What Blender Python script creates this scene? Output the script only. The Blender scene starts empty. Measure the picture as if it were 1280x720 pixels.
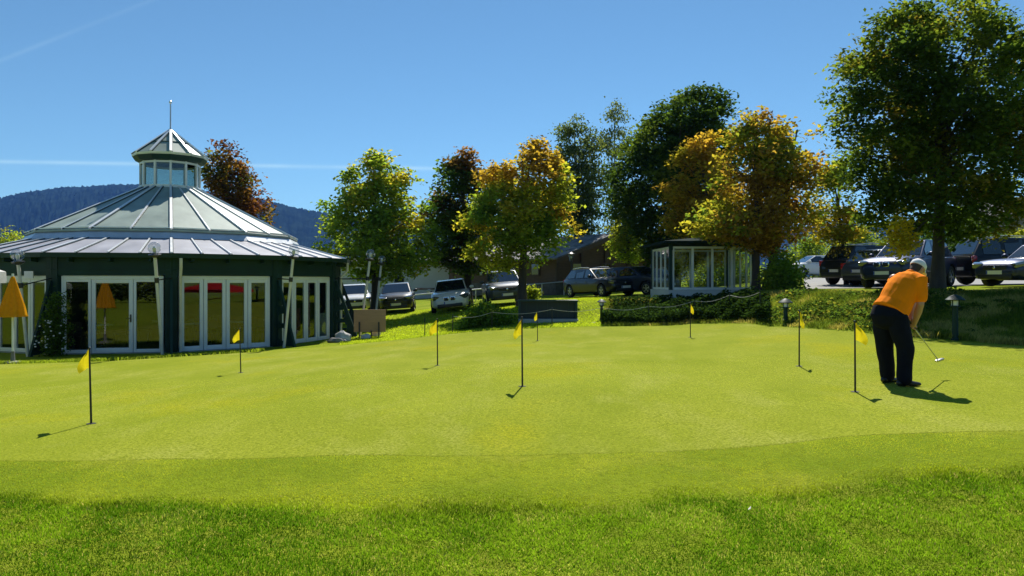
import bpy, bmesh, math, random
import numpy as np
from mathutils import Vector, Matrix, noise as mnoise
random.seed(7); rng = np.random.default_rng(11)
sc = bpy.context.scene
COL = sc.collection
F = 930.0; HOR = 352.0; EYE = 1.6
R = math.radians
def at(px, py, d): return Vector(((px-640)/F*d, d, EYE-(py-HOR)/F*d))
def xat(px, d): return (px-640)/F*d

# ------------------------------------------------------------------ materials
def nt(name):
    m = bpy.data.materials.new(name); m.use_nodes = True
    t = m.node_tree; t.nodes.clear()
    return m, t, t.nodes, t.links
def mat(name, rgb, rough=.6, metal=0., var=0., vscale=3., bump=0., bscale=40., coat=0., spec=.5, alpha_em=None, stretch=None):
    m, t, N, L = nt(name)
    o = N.new('ShaderNodeOutputMaterial'); p = N.new('ShaderNodeBsdfPrincipled')
    L.new(p.outputs[0], o.inputs[0])
    p.inputs['Base Color'].default_value = (*rgb, 1); p.inputs['Roughness'].default_value = rough
    p.inputs['Metallic'].default_value = metal; p.inputs['Specular IOR Level'].default_value = spec
    p.inputs['Coat Weight'].default_value = coat; p.inputs['Coat Roughness'].default_value = .03
    tc = N.new('ShaderNodeTexCoord'); src = tc.outputs['Object']
    if stretch:
        mp = N.new('ShaderNodeMapping'); mp.inputs['Scale'].default_value = stretch
        L.new(src, mp.inputs[0]); src = mp.outputs[0]
    if var > 0:
        n = N.new('ShaderNodeTexNoise'); n.inputs['Scale'].default_value = vscale; n.inputs['Detail'].default_value = 6
        L.new(src, n.inputs['Vector'])
        mr = N.new('ShaderNodeMapRange'); mr.inputs[1].default_value = .25; mr.inputs[2].default_value = .75
        mr.inputs[3].default_value = 1-var; mr.inputs[4].default_value = 1+var
        L.new(n.outputs[0], mr.inputs[0])
        mx = N.new('ShaderNodeMix'); mx.data_type = 'RGBA'; mx.blend_type = 'MULTIPLY'; mx.inputs[0].default_value = 1
        mx.inputs[6].default_value = (*rgb, 1); L.new(mr.outputs[0], mx.inputs[7]); L.new(mx.outputs[2], p.inputs['Base Color'])
        r2 = N.new('ShaderNodeMapRange'); r2.inputs[3].default_value = max(0, rough-.08); r2.inputs[4].default_value = min(1, rough+.1)
        L.new(n.outputs[0], r2.inputs[0]); L.new(r2.outputs[0], p.inputs['Roughness'])
    if bump > 0:
        n = N.new('ShaderNodeTexNoise'); n.inputs['Scale'].default_value = bscale; n.inputs['Detail'].default_value = 5
        L.new(src, n.inputs['Vector'])
        b = N.new('ShaderNodeBump'); b.inputs['Strength'].default_value = bump; b.inputs['Distance'].default_value = .02
        L.new(n.outputs[0], b.inputs['Height']); L.new(b.outputs[0], p.inputs['Normal'])
    return m
def leaf_mat(name, trans=.5, sat=1.0):
    m, t, N, L = nt(name)
    o = N.new('ShaderNodeOutputMaterial')
    a = N.new('ShaderNodeVertexColor'); a.layer_name = 'tint'
    d = N.new('ShaderNodeBsdfDiffuse'); tr = N.new('ShaderNodeBsdfTranslucent'); L.new(a.outputs[0], d.inputs[0])
    mx = N.new('ShaderNodeMix'); mx.data_type = 'RGBA'; mx.blend_type = 'MULTIPLY'; mx.inputs[0].default_value = 1
    L.new(a.outputs[0], mx.inputs[6]); mx.inputs[7].default_value = (2.0, 1.95, .9, 1)
    L.new(mx.outputs[2], tr.inputs[0])
    s1 = N.new('ShaderNodeMixShader'); s1.inputs[0].default_value = trans
    L.new(d.outputs[0], s1.inputs[1]); L.new(tr.outputs[0], s1.inputs[2])
    L.new(s1.outputs[0], o.inputs[0])
    return m
def glass_mat(name, tint=(.72, .78, .76), ior=1.7, rough=0.):
    m, t, N, L = nt(name)
    o = N.new('ShaderNodeOutputMaterial'); tr = N.new('ShaderNodeBsdfTransparent'); g = N.new('ShaderNodeBsdfGlossy')
    tr.inputs[0].default_value = (*tint, 1); g.inputs['Roughness'].default_value = rough
    lw = N.new('ShaderNodeLayerWeight'); lw.inputs[0].default_value = .5; r0 = ((ior-1)/(ior+1))**2*1.05
    pw = N.new('ShaderNodeMath'); pw.operation = 'POWER'; L.new(lw.outputs['Facing'], pw.inputs[0]); pw.inputs[1].default_value = 4.2
    fr = N.new('ShaderNodeMapRange'); fr.inputs[3].default_value = r0; fr.inputs[4].default_value = .95; L.new(pw.outputs[0], fr.inputs[0])
    s = N.new('ShaderNodeMixShader'); L.new(fr.outputs[0], s.inputs[0]); L.new(tr.outputs[0], s.inputs[1]); L.new(g.outputs[0], s.inputs[2])
    L.new(s.outputs[0], o.inputs[0])
    return m
def cloth_mat(name, rgb, trans=.4):
    m, t, N, L = nt(name)
    o = N.new('ShaderNodeOutputMaterial'); d = N.new('ShaderNodeBsdfDiffuse'); tr = N.new('ShaderNodeBsdfTranslucent')
    tc = N.new('ShaderNodeTexCoord'); n = N.new('ShaderNodeTexNoise'); n.inputs['Scale'].default_value = 14
    L.new(tc.outputs['Object'], n.inputs['Vector'])
    mr = N.new('ShaderNodeMapRange'); mr.inputs[3].default_value = .82; mr.inputs[4].default_value = 1.15; L.new(n.outputs[0], mr.inputs[0])
    mx = N.new('ShaderNodeMix'); mx.data_type = 'RGBA'; mx.blend_type = 'MULTIPLY'; mx.inputs[0].default_value = 1
    mx.inputs[6].default_value = (*rgb, 1); L.new(mr.outputs[0], mx.inputs[7])
    L.new(mx.outputs[2], d.inputs[0]); L.new(mx.outputs[2], tr.inputs[0])
    s = N.new('ShaderNodeMixShader'); s.inputs[0].default_value = trans
    L.new(d.outputs[0], s.inputs[1]); L.new(tr.outputs[0], s.inputs[2]); L.new(s.outputs[0], o.inputs[0])
    return m
M = {}
M['green_steel'] = mat('green_steel', (.009, .034, .026), .55, var=.25, vscale=2, spec=.25)
M['white_frame'] = mat('white_frame', (.74, .76, .78), .4, var=.06, vscale=3)
M['alu'] = mat('aluminium', (.62, .64, .66), .38, .6, var=.12, vscale=3)
M['rib'] = mat('rib_metal', (.78, .80, .80), .35, .3, var=.08)
M['rib_dark'] = mat('rib_seal', (.03, .05, .05), .5)
M['roof_green'] = mat('roof_panel_green', (.28, .345, .30), .5, 0., spec=.3, var=.2, vscale=1.2, stretch=(1.6, 1.6, .35), bump=.05, bscale=3)
M['roof_grey'] = mat('roof_panel_grey', (.36, .365, .40), .5, .0, spec=.3, var=.2, vscale=1.4, bump=.05, bscale=3)
M['glass'] = glass_mat('window_glass')
M['globe'] = glass_mat('globe_glass', (.86, .88, .88), 2.3, .03)
M['glass_light'] = glass_mat('clear_glass', (.9, .93, .92), 1.5)
M['dark_int'] = mat('dark_interior', (.03, .032, .03), .7, var=.3)
M['floor_int'] = mat('interior_floor', (.10, .07, .05), .5, var=.2)
M['pole_white'] = mat('pole_cream', (.62, .60, .54), .5, var=.12, vscale=5)
M['collar'] = mat('collar_dark', (.02, .022, .025), .4)
M['stone_white'] = mat('stone_pale', (.5, .49, .46), .9, var=.3, vscale=6, bump=.6, bscale=12)
M['stone_grey'] = mat('stone_grey', (.2, .2, .19), .9, var=.35, vscale=5, bump=.6, bscale=12)
M['tan_board'] = mat('tan_board', (.42, .24, .13), .75, var=.12, vscale=2.5, stretch=(1, 1, 6))
M['dark_metal'] = mat('dark_metal', (.015, .016, .018), .45, var=.2)
M['yellow'] = cloth_mat('yellow_flag_cloth', (.85, .68, .02), .45)
M['parasol'] = cloth_mat('amber_parasol_cloth', (.72, .34, .015), .3)
M['white_cloth'] = cloth_mat('white_canopy_cloth', (.8, .8, .8), .3)
M['red_cloth'] = cloth_mat('red_canopy_cloth', (.65, .03, .03), .3)
M['wood_dark'] = mat('dark_timber', (.095, .052, .032), .75, var=.45, vscale=2.5, bump=.5, bscale=6, stretch=(1, 1, 9))
M['wood_trim'] = mat('brown_trim', (.075, .043, .028), .7, var=.3, vscale=4)
M['shingle'] = mat('grey_shingle', (.17, .16, .15), .9, var=.85, vscale=2.2, bump=.8, bscale=8)
M['render_wall'] = mat('pale_render', (.56, .57, .60), .85, var=.08, vscale=1.2)
M['stone_wall'] = mat('rubble_wall', (.24, .22, .20), .9, var=.45, vscale=3.5, bump=.9, bscale=6)
M['stone_dark'] = mat('dark_rubble', (.10, .09, .08), .9, var=.45, vscale=3.5, bump=.9, bscale=6)
M['green_wood'] = mat('green_painted_board', (.012, .035, .022), .5, var=.3, vscale=3, stretch=(1, 1, 5))
M['green_panel'] = mat('dark_green_panel', (.014, .026, .024), .5, var=.3, vscale=2)
M['kerb'] = mat('pale_kerb', (.36, .37, .36), .8, var=.2)
M['rope'] = mat('pale_rope', (.5, .48, .42), .85, var=.2, vscale=20)
M['bark'] = mat('bark', (.065, .05, .038), .9, var=.45, vscale=5, bump=1., bscale=14, stretch=(1, 1, .3))
M['bark_birch'] = mat('birch_bark', (.32, .31, .28), .85, var=.5, vscale=7, bump=.5, bscale=12)
M['leaf'] = leaf_mat('leaves', .58); M['leaf_dense'] = leaf_mat('dense_leaves', .42); M['blade'] = leaf_mat('grass_blades', .45)
M['tyre'] = mat('tyre_rubber', (.012, .012, .013), .8); M['rim'] = mat('alloy_rim', (.5, .51, .53), .3, .8)
M['car_glass'] = mat('car_glass', (.012, .016, .02), .04, spec=1., coat=.6)
M['lamp_glass'] = mat('headlamp', (.16, .17, .19), .12, .5, coat=1); M['tail'] = mat('tail_lamp', (.42, .012, .02), .2, coat=1)
M['grille'] = mat('grille_black', (.01, .01, .011), .4); M['plate'] = mat('number_plate', (.7, .7, .7), .5)
M['chrome'] = mat('chrome', (.7, .7, .72), .12, 1.)
M['plate_blue'] = mat('plate_blue_band', (.02, .06, .4), .5)
M['asphalt'] = mat('parking_asphalt', (.27, .265, .25), .9, var=.2, vscale=1.5, bump=.3, bscale=30)
def paint(name, rgb, metal=.1, rough=.4): return mat(name, rgb, rough, metal, coat=.6, var=.04, spec=.3)

# ------------------------------------------------------------------ mesh builder
def finish(me, sharp=38):
    bm = bmesh.new(); bm.from_mesh(me)
    bmesh.ops.recalc_face_normals(bm, faces=bm.faces)
    th = R(sharp)
    for f in bm.faces: f.smooth = True
    for e in bm.edges:
        e.smooth = not (len(e.link_faces) != 2 or e.calc_face_angle(0) > th)
    bm.to_mesh(me); bm.free()
class MB:
    def __init__(s): s.v = []; s.f = []; s.m = []; s.mats = []
    def mi(s, k):
        if k not in s.mats: s.mats.append(k)
        return s.mats.index(k)
    def poly(s, pts, k):
        b = len(s.v); s.v += [tuple(p) for p in pts]; s.f.append(tuple(range(b, b+len(pts)))); s.m.append(s.mi(k))
    def mesh(s, v, f, k):
        b = len(s.v); s.v += [tuple(p) for p in v]; i = s.mi(k)
        for q in f: s.f.append(tuple(b+j for j in q)); s.m.append(i)
    def prism(s, pts, off, k):
        pts = [Vector(p) for p in pts]; off = Vector(off); n = len(pts)
        v = pts+[p+off for p in pts]
        f = [tuple(range(n))[::-1], tuple(range(n, 2*n))]+[(i, (i+1) % n, n+(i+1) % n, n+i) for i in range(n)]
        s.mesh(v, f, k)
    def box(s, c, sz, k, rot=None):
        x, y, z = sz[0]/2, sz[1]/2, sz[2]/2
        v = [Vector((a*x, b*y, d*z)) for a in (-1, 1) for b in (-1, 1) for d in (-1, 1)]
        if rot is not None: v = [rot @ p for p in v]
        v = [p+Vector(c) for p in v]
        s.mesh(v, [(0, 1, 3, 2), (4, 6, 7, 5), (0, 4, 5, 1), (2, 3, 7, 6), (0, 2, 6, 4), (1, 5, 7, 3)], k)
    def beam(s, p, q, w, h, k, up=(0, 0, 1)):
        p, q = Vector(p), Vector(q); d = (q-p).normalized(); u = Vector(up)
        a = d.cross(u)
        if a.length < 1e-4: a = d.cross(Vector((0, 1, 0)))
        a.normalize(); b = a.cross(d).normalized()
        v = [e+a*(i*w/2)+b*(j*h/2) for e in (p, q) for i in (-1, 1) for j in (-1, 1)]
        s.mesh(v, [(0, 1, 3, 2), (4, 6, 7, 5), (0, 4, 5, 1), (2, 3, 7, 6), (0, 2, 6, 4), (1, 5, 7, 3)], k)
    def tube(s, pts, rad, n, k, cap=True):
        pts = [Vector(p) for p in pts]
        if not hasattr(rad, '__len__'): rad = [rad]*len(pts)
        v = []; f = []; prev = None
        for i, p in enumerate(pts):
            d = (pts[min(i+1, len(pts)-1)]-pts[max(i-1, 0)]).normalized()
            if prev is None:
                a = d.cross(Vector((0, 0, 1)))
                if a.length < .05: a = d.cross(Vector((0, 1, 0)))
            else: a = prev-d*prev.dot(d)
            a.normalize(); prev = a; b = d.cross(a)
            for j in range(n):
                t = 2*math.pi*j/n; v.append(p+(a*math.cos(t)+b*math.sin(t))*rad[i])
        for i in range(len(pts)-1):
            for j in range(n):
                f.append((i*n+j, i*n+(j+1) % n, (i+1)*n+(j+1) % n, (i+1)*n+j))
        if cap: f += [tuple(range(n))[::-1], tuple(range((len(pts)-1)*n, len(pts)*n))]
        s.mesh(v, f, k)
    def lathe(s, prof, n, k, c=(0, 0, 0), rot=None, wob=None):
        c = Vector(c); v = []; f = []
        for i, (r, z) in enumerate(prof):
            for j in range(n):
                t = 2*math.pi*j/n; rr = max(r, 1e-4)*(1 if wob is None else wob(i, t))
                p = Vector((rr*math.cos(t), rr*math.sin(t), z))
                if rot is not None: p = rot @ p
                v.append(p+c)
        for i in range(len(prof)-1):
            for j in range(n): f.append((i*n+j, i*n+(j+1) % n, (i+1)*n+(j+1) % n, (i+1)*n+j))
        f += [tuple(range(n))[::-1], tuple(range((len(prof)-1)*n, len(prof)*n))]
        s.mesh(v, f, k)
    def ball(s, c, r, k, n=14, sc3=(1, 1, 1), rot=None):
        c = Vector(c); v = []; f = []; h = max(4, n//2)
        for i in range(h+1):
            a = math.pi*i/h
            for j in range(n):
                t = 2*math.pi*j/n
                p = Vector((r*math.sin(a)*math.cos(t)*sc3[0], r*math.sin(a)*math.sin(t)*sc3[1], r*math.cos(a)*sc3[2]))
                if i in (0, h): p = Vector((1e-4*math.cos(t), 1e-4*math.sin(t), p.z))
                if rot is not None: p = rot @ p
                v.append(p+c)
        for i in range(h):
            for j in range(n): f.append((i*n+j, (i+1)*n+j, (i+1)*n+(j+1) % n, i*n+(j+1) % n))
        s.mesh(v, f, k)
    def build(s, name, parent=None, loc=None, sharp=38, bevel=0, pre=None):
        me = bpy.data.meshes.new(name); me.from_pydata(s.v, [], s.f)
        for k in s.mats: me.materials.append(M[k] if isinstance(k, str) else k)
        me.polygons.foreach_set('material_index', s.m)
        if bevel:
            bm = bmesh.new(); bm.from_mesh(me); bmesh.ops.remove_doubles(bm, verts=bm.verts, dist=1e-5)
            bmesh.ops.recalc_face_normals(bm, faces=bm.faces)
            ed = [e for e in bm.edges if len(e.link_faces) == 2 and e.calc_face_angle(0) > R(25)]
            bmesh.ops.bevel(bm, geom=ed, offset=bevel, segments=2, profile=.6, affect='EDGES', clamp_overlap=True)
            bm.to_mesh(me); bm.free()
        finish(me, sharp)
        o = bpy.data.objects.new(name, me); COL.objects.link(o)
        if parent: o.parent = parent
        if loc is not None: o.location = loc
        return o
def tag(o, label=None, cat=None, group=None, kind=None):
    if label: o['label'] = label
    if cat: o['category'] = cat
    if group: o['group'] = group
    if kind: o['kind'] = kind
    return o
def thing(name, label, cat, loc=(0, 0, 0), rz=0, group=None):
    o = bpy.data.objects.new(name, None); COL.objects.link(o); o.empty_display_size = .2
    o.location = loc; o.rotation_euler = (0, 0, rz)
    return tag(o, label, cat, group)
def copy_tree(o, parent=None):
    c = o.copy(); COL.objects.link(c)
    if parent: c.parent = parent
    for ch in [x for x in list(bpy.data.objects) if x.parent == o]: copy_tree(ch, c)
    return c
def np_mesh(name, V, Fq, mats, tint=None, smooth=False, parent=None):
    """V (n,3), Fq (m,k) constant k"""
    me = bpy.data.meshes.new(name); V = np.asarray(V, np.float32); Fq = np.asarray(Fq, np.int32); m, k = Fq.shape
    me.vertices.add(len(V)); me.vertices.foreach_set('co', V.ravel())
    me.loops.add(m*k); me.loops.foreach_set('vertex_index', Fq.ravel())
    me.polygons.add(m); me.polygons.foreach_set('loop_start', np.arange(0, m*k, k, dtype=np.int32))
    me.polygons.foreach_set('loop_total', np.full(m, k, np.int32))
    if smooth: me.polygons.foreach_set('use_smooth', np.ones(m, bool))
    for x in mats: me.materials.append(M[x] if isinstance(x, str) else x)
    if tint is not None:
        a = me.attributes.new('tint', 'FLOAT_COLOR', 'POINT'); c = np.ones((len(V), 4), np.float32); c[:, :3] = tint
        a.data.foreach_set('color', c.ravel())
    me.update(calc_edges=True); me.validate()
    o = bpy.data.objects.new(name, me); COL.objects.link(o)
    if parent: o.parent = parent
    return o
def vnoise(x, y, s, seed=0):
    """cheap smooth value noise, vectorised"""
    x = np.asarray(x, float)*s+seed*17.3; y = np.asarray(y, float)*s+seed*9.1
    xi = np.floor(x); yi = np.floor(y); fx = x-xi; fy = y-yi; fx = fx*fx*(3-2*fx); fy = fy*fy*(3-2*fy)
    def h(a, b): t = np.sin(a*127.1+b*311.7+seed*74.7)*43758.5453; return t-np.floor(t)
    return (h(xi, yi)*(1-fx)+h(xi+1, yi)*fx)*(1-fy)+(h(xi, yi+1)*(1-fx)+h(xi+1, yi+1)*fx)*fy
def fbm(x, y, s, seed=0, o=4):
    r = 0; a = .5
    for i in range(o): r = r+a*vnoise(x, y, s*2**i, seed+i*3.1); a *= .5
    return r/(1-.5**o)

# ------------------------------------------------------------------ terrain (H = metres below the eye)
PROF = {
 -260: [(4, 1.6), (8, 1.6), (15, 1.9), (20, 2.08), (27, 2.1), (40, 2.0), (60, 1.6)],
 100: [(4, 1.6), (8.2, 1.57), (14, 1.85), (19.5, 2.06), (22, 2.1), (30, 2.1), (40, 2.0), (60, 1.6)],
 301: [(4, 1.6), (8, 1.5), (14.3, 1.76), (20, 1.97), (22.5, 2.1), (30, 2.1), (40, 2.0), (60, 1.5)],
 420: [(4, 1.6), (8, 1.42), (13.5, 1.62), (20, 1.88), (25, 2.08), (30, 2.0), (39, 1.72), (55, 1.5)],
 477: [(4, 1.6), (8, 1.40), (13.5, 1.58), (20, 1.8), (25, 1.96), (29, 1.9), (39, 1.62), (55, 1.4)],
 547: [(4, 1.6), (8, 1.40), (13.5, 1.53), (20, 1.72), (26, 1.80), (36, 1.42), (45, 1.35), (60, 1.2)],
 600: [(4, 1.6), (8, 1.36), (13.5, 1.46), (20.7, 1.66), (25, 1.62), (28, 1.5), (36, 1.2), (45, 1.1), (60, 1.)],
 645: [(4, 1.6), (9.3, 1.30), (20.7, 1.67), (25, 1.52), (26.5, 1.47), (28.3, 1.05), (36, 1.1), (45, .95), (60, .8)],
 672: [(4, 1.6), (9.3, 1.30), (20.7, 1.67), (25, 1.50), (26.5, 1.45), (28, .85), (36, 1.0), (45, .8), (60, .7)],
 735: [(4, 1.6), (9.3, 1.30), (20, 1.60), (25, 1.45), (27, 1.35), (29, .72), (38, .82), (50, .7)],
 863: [(4, 1.6), (8, 1.36), (18.4, 1.38), (23.4, 1.40), (24.6, 1.33), (28, .64), (35, .55), (50, .45)],
 960: [(4, 1.6), (8, 1.33), (11.3, 1.3), (17, 1.2), (18.6, 1.18), (21.5, .34), (30, .27), (38, .02), (50, -.3), (62, -.42)],
 1100: [(4, 1.6), (6, 1.36), (8.8, 1.30), (11, 1.27), (15, 1.15), (18.3, .34), (22, .30), (29, .22), (36, .05), (50, -.25), (62, -.4)],
 1280: [(4, 1.6), (6, 1.36), (9, 1.3), (13, 1.15), (14, 1.18), (17, .27), (22, .18), (30, .07), (40, -.1), (62, -.3)],
 1560: [(4, 1.6), (6, 1.36), (9, 1.3), (12.5, 1.15), (13.3, 1.15), (16.3, .26), (22, .17), (30, .06), (40, -.1), (62, -.3)]}
UC = np.array([(k-640)/F for k in PROF])
DG = np.concatenate([[0.3, 1., 2., 3.], np.geomspace(3.6, 90, 250), np.geomspace(95, 5200, 40)])
def fringe_d(u): return np.interp(u, [-.9, -.58, 0, .387, .69, .95], [6.62, 6.55, 6.25, 6.5, 6.7, 6.9])+.015*np.sin(u*23)
BDX = (np.array([-260, 0, 150, 301, 420, 547, 672, 735, 863, 960, 1100, 1280, 1560])-640)/F
def back_d(u): return np.interp(u, BDX, [17., 18.2, 19.2, 21.2, 23.2, 24.6, 24.3, 24.3, 23.4, 18.6, 15.2, 13.4, 12.6])
SG = np.concatenate([np.linspace(0, 3, 600), np.linspace(3.01, 10, 200)])     # distance / distance of the green's back edge
HC = np.array([np.interp(SG*back_d(uc), [p[0] for p in pr], [p[1] for p in pr]) for uc, pr in zip(UC, PROF.values())])
BACK = np.interp(DG, [0, 10, 30, 80, 200, 500, 1500, 2600, 5200], [1.6, 1.62, 1.9, 3.2, 9, 22, 20, -190, -260])
TH = np.radians(np.concatenate([np.linspace(-46, 46, 420), np.linspace(47, 313, 180)]))
U = np.tan(np.clip(TH, R(-46), R(46)))
Hg = np.empty((len(TH), len(DG)))
Hs = np.stack([np.interp(U, UC, HC[:, j]) for j in range(len(SG))], 1)
for i in range(len(TH)): Hg[i] = np.interp(DG/back_d(U[i]), SG, Hs[i])
far = np.minimum(np.abs(np.degrees(TH)), np.abs(np.degrees(TH)-360)); w = np.clip((far-58)/40, 0, 1); w = (w*w*(3-2*w))[:, None]
for _ in range(3): Hg[:, 1:-1] = .25*Hg[:, :-2]+.5*Hg[:, 1:-1]+.25*Hg[:, 2:]
nfr = 420
for _ in range(60): Hg[1:nfr-1] = .25*Hg[:nfr-2]+.5*Hg[1:nfr-1]+.25*Hg[2:nfr]
Hg = Hg*(1-w)+BACK[None]*w
def ground_np(x, y):
    x = np.asarray(x, float); y = np.asarray(y, float)
    th = np.clip(np.arctan2(x, y), R(-46), R(46)); d = np.clip(y, .31, 5100)
    fi = (th-TH[0])/(TH[1]-TH[0]); i = np.clip(fi.astype(int), 0, nfr-2); a = fi-i
    j = np.clip(np.searchsorted(DG, d)-1, 0, len(DG)-2); b = (d-DG[j])/(DG[j+1]-DG[j])
    h = (Hg[i, j]*(1-a)+Hg[i+1, j]*a)*(1-b)+(Hg[i, j+1]*(1-a)+Hg[i+1, j+1]*a)*b
    return EYE-h
def gz(x, y): return float(ground_np(x, y))
def gp(px, d): x = xat(px, d); return Vector((x, d, gz(x, d)))
# edges of the putting green as functions of the sideways slope
def grass_mat(name, cols, scales, green=False):
    m, t, N, L = nt(name)
    o = N.new('ShaderNodeOutputMaterial'); p = N.new('ShaderNodeBsdfPrincipled'); L.new(p.outputs[0], o.inputs[0])
    p.inputs['Roughness'].default_value = .95; p.inputs['Specular IOR Level'].default_value = .03
    p.inputs['Sheen Weight'].default_value = .0; p.inputs['Sheen Tint'].default_value = (.8, .9, .4, 1); p.inputs['Sheen Roughness'].default_value = .5
    tc = N.new('ShaderNodeTexCoord'); prev = None
    base = N.new('ShaderNodeRGB'); base.outputs[0].default_value = (*cols[0], 1); prev = base.outputs[0]
    for c, (s, lo, hi, st) in zip(cols[1:], scales):
        mp = N.new('ShaderNodeMapping'); mp.inputs['Scale'].default_value = st; mp.inputs['Location'].default_value = (s*3.1, c[0]*90, 0)
        L.new(tc.outputs['Object'], mp.inputs[0])
        n = N.new('ShaderNodeTexNoise'); n.inputs['Scale'].default_value = s; n.inputs['Detail'].default_value = 5; n.inputs['Roughness'].default_value = .62
        L.new(mp.outputs[0], n.inputs['Vector'])
        mr = N.new('ShaderNodeMapRange'); mr.inputs[1].default_value = lo; mr.inputs[2].default_value = hi; L.new(n.outputs[0], mr.inputs[0])
        mx = N.new('ShaderNodeMix'); mx.data_type = 'RGBA'; L.new(mr.outputs[0], mx.inputs[0]); L.new(prev, mx.inputs[6]); mx.inputs[7].default_value = (*c, 1)
        prev = mx.outputs[2]
    L.new(prev, p.inputs['Base Color'])
    n1 = N.new('ShaderNodeTexNoise'); n1.inputs['Scale'].default_value = 160 if green else 60; n1.inputs['Detail'].default_value = 4
    L.new(tc.outputs['Object'], n1.inputs['Vector'])
    b1 = N.new('ShaderNodeBump'); b1.inputs['Strength'].default_value = .35 if green else .8; b1.inputs['Distance'].default_value = .008 if green else .04
    L.new(n1.outputs[0], b1.inputs['Height']); L.new(b1.outputs[0], p.inputs['Normal'])
    return m
M['lawn'] = grass_mat('lawn_grass', [(.25, .31, .018), (.18, .255, .013), (.31, .33, .035), (.16, .21, .012)],
                      [(.55, .42, .62, (1, 1, 1)), (.9, .52, .72, (1, 1, 1)), (14, .48, .70, (1, 1, 1))])
M['green'] = grass_mat('putting_green_turf', [(.295, .325, .030), (.225, .27, .018), (.355, .365, .07), (.35, .335, .008), (.165, .20, .012)],
                       [(.8, .40, .65, (1, .6, 1)), (1.1, .50, .72, (1, .45, 1)), (.35, .56, .72, (1, .7, 1)), (38, .42, .62, (1, 1, 1))], True)

V = []
for th, hrow in zip(TH, Hg):
    cc = max(math.cos(th), .69)
    for d, h in zip(DG, hrow):
        rr = d/cc; V.append((rr*math.sin(th), rr*math.cos(th), EYE-h))
nT, nD = len(TH), len(DG); Fq = []
ii, jj = np.meshgrid(np.arange(nT), np.arange(nD-1), indexing='ij'); i2 = (ii+1) % nT
Fq = np.stack([ii*nD+jj, ii*nD+jj+1, i2*nD+jj+1, i2*nD+jj], -1).reshape(-1, 4)
V = np.array(V+[(0, 0, 0)])
tag(np_mesh('ground', V, Fq, ['lawn'], smooth=True), kind='structure')
bm = bmesh.new(); me_g = bpy.data.objects['ground'].data     # close the little hole under the camera
bm.from_mesh(me_g); bmesh.ops.holes_fill(bm, edges=[e for e in bm.edges if e.is_boundary and e.verts[0].co.length < 3], sides=0); bm.to_mesh(me_g); bm.free()
# putting green: a sheet 5 mm above the lawn
us = np.tan(np.radians(np.linspace(-43, 43, 420))); ts = np.linspace(0, 1, 150)**1.4
uu, tt = np.meshgrid(us, ts, indexing='ij')
dd = fringe_d(uu)+(back_d(uu)-fringe_d(uu))*tt
GX, GY = uu*dd, dd
Gz = ground_np(GX, GY)+.004; Gz[:, 0] -= .0055; Gz[:, -1] -= .0055
a, b = len(us), len(ts); ii, jj = np.meshgrid(np.arange(a-1), np.arange(b-1), indexing='ij')
Fq = np.stack([ii*b+jj, ii*b+jj+1, (ii+1)*b+jj+1, (ii+1)*b+jj], -1).reshape(-1, 4)
tag(np_mesh('putting_green', np.stack([GX, GY, Gz], -1).reshape(-1, 3), Fq, ['green'], smooth=True), kind='structure')
def patch(name, pts_fn, nu, nv, key, lift):
    uu, vv = np.meshgrid(np.linspace(0, 1, nu), np.linspace(0, 1, nv), indexing='ij'); x, y = pts_fn(uu, vv)
    z = ground_np(x, y)+lift; ii, jj = np.meshgrid(np.arange(nu-1), np.arange(nv-1), indexing='ij')
    Fq = np.stack([ii*nv+jj, ii*nv+jj+1, (ii+1)*nv+jj+1, (ii+1)*nv+jj], -1).reshape(-1, 4)
    return tag(np_mesh(name, np.stack([x, y, z], -1).reshape(-1, 3), Fq, [key], smooth=True), kind='structure')
def park(u, v):
    d = 27.2+v*24; px = 1005+u*620-(0)*v
    return (px-640)/F*d, d
patch('parking_lot', park, 80, 60, 'asphalt', .012)

# ------------------------------------------------------------------ grass blades and ground cover
def blades(name, x, y, h, wd, tint, lean=.5):
    n = len(x); z = ground_np(x, y)
    a = rng.uniform(0, 2*np.pi, n); c, s = np.cos(a), np.sin(a); la = 12*vnoise(x, y, 2.3, 77)+rng.normal(0, 1.6, n); lm = (.25+.75*vnoise(x, y, 3., 78))*rng.uniform(.2, 1.5, n)*h
    b = np.stack([x, y, z-.003], -1); side = np.stack([c, s, 0*c], -1)*(wd/2)[:, None]
    mid = b+np.stack([np.cos(la)*lm*.35, np.sin(la)*lm*.35, h*.6], -1); tip = b+np.stack([np.cos(la)*lm, np.sin(la)*lm, h], -1)
    V = np.stack([b-side, b+side, mid+side*.7, tip, mid-side*.7], 1).reshape(-1, 3)
    k = np.arange(n)*5; Fq = np.stack([k, k+1, k+2, k+3, k+4], -1)
    return np_mesh(name, V, Fq, ['blade'], np.repeat(tint, 5, 0))
def tint_of(n, base, x, y, dv=.3):
    base = np.asarray(base); return base[None]*(1+rng.uniform(-dv, dv, (n, 1)))*np.array([1, 1, 1])[None]
def scat(n, d0, d1, umax=.76):
    d = np.sqrt(rng.uniform(d0**2, d1**2, n)); u = rng.uniform(-umax, umax, n); return u*d, d, u
NB = 520000
x, y, u = scat(NB, 3.5, 7.2, 1.15)
fd = fringe_d(u); rb = fd-1.12+.22*(fbm(x, y, 1.6, 3)-.5)*2+.0
keep = y < fd+.02+rng.normal(0, .03, NB); x, y, u, fd, rb = [q[keep] for q in (x, y, u, fd, rb)]; n = len(x)
rough = np.clip((rb-y)/.4+.5, 0, 1)
clump = fbm(x, y, 2.2, 5); tuft = np.exp(-((y-rb+.12)/.16)**2)*(fbm(x, y, 1.6, 9) > .5)
gap = np.clip((fbm(x, y, 6., 91)-.56)/.1, 0, 1)
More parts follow.
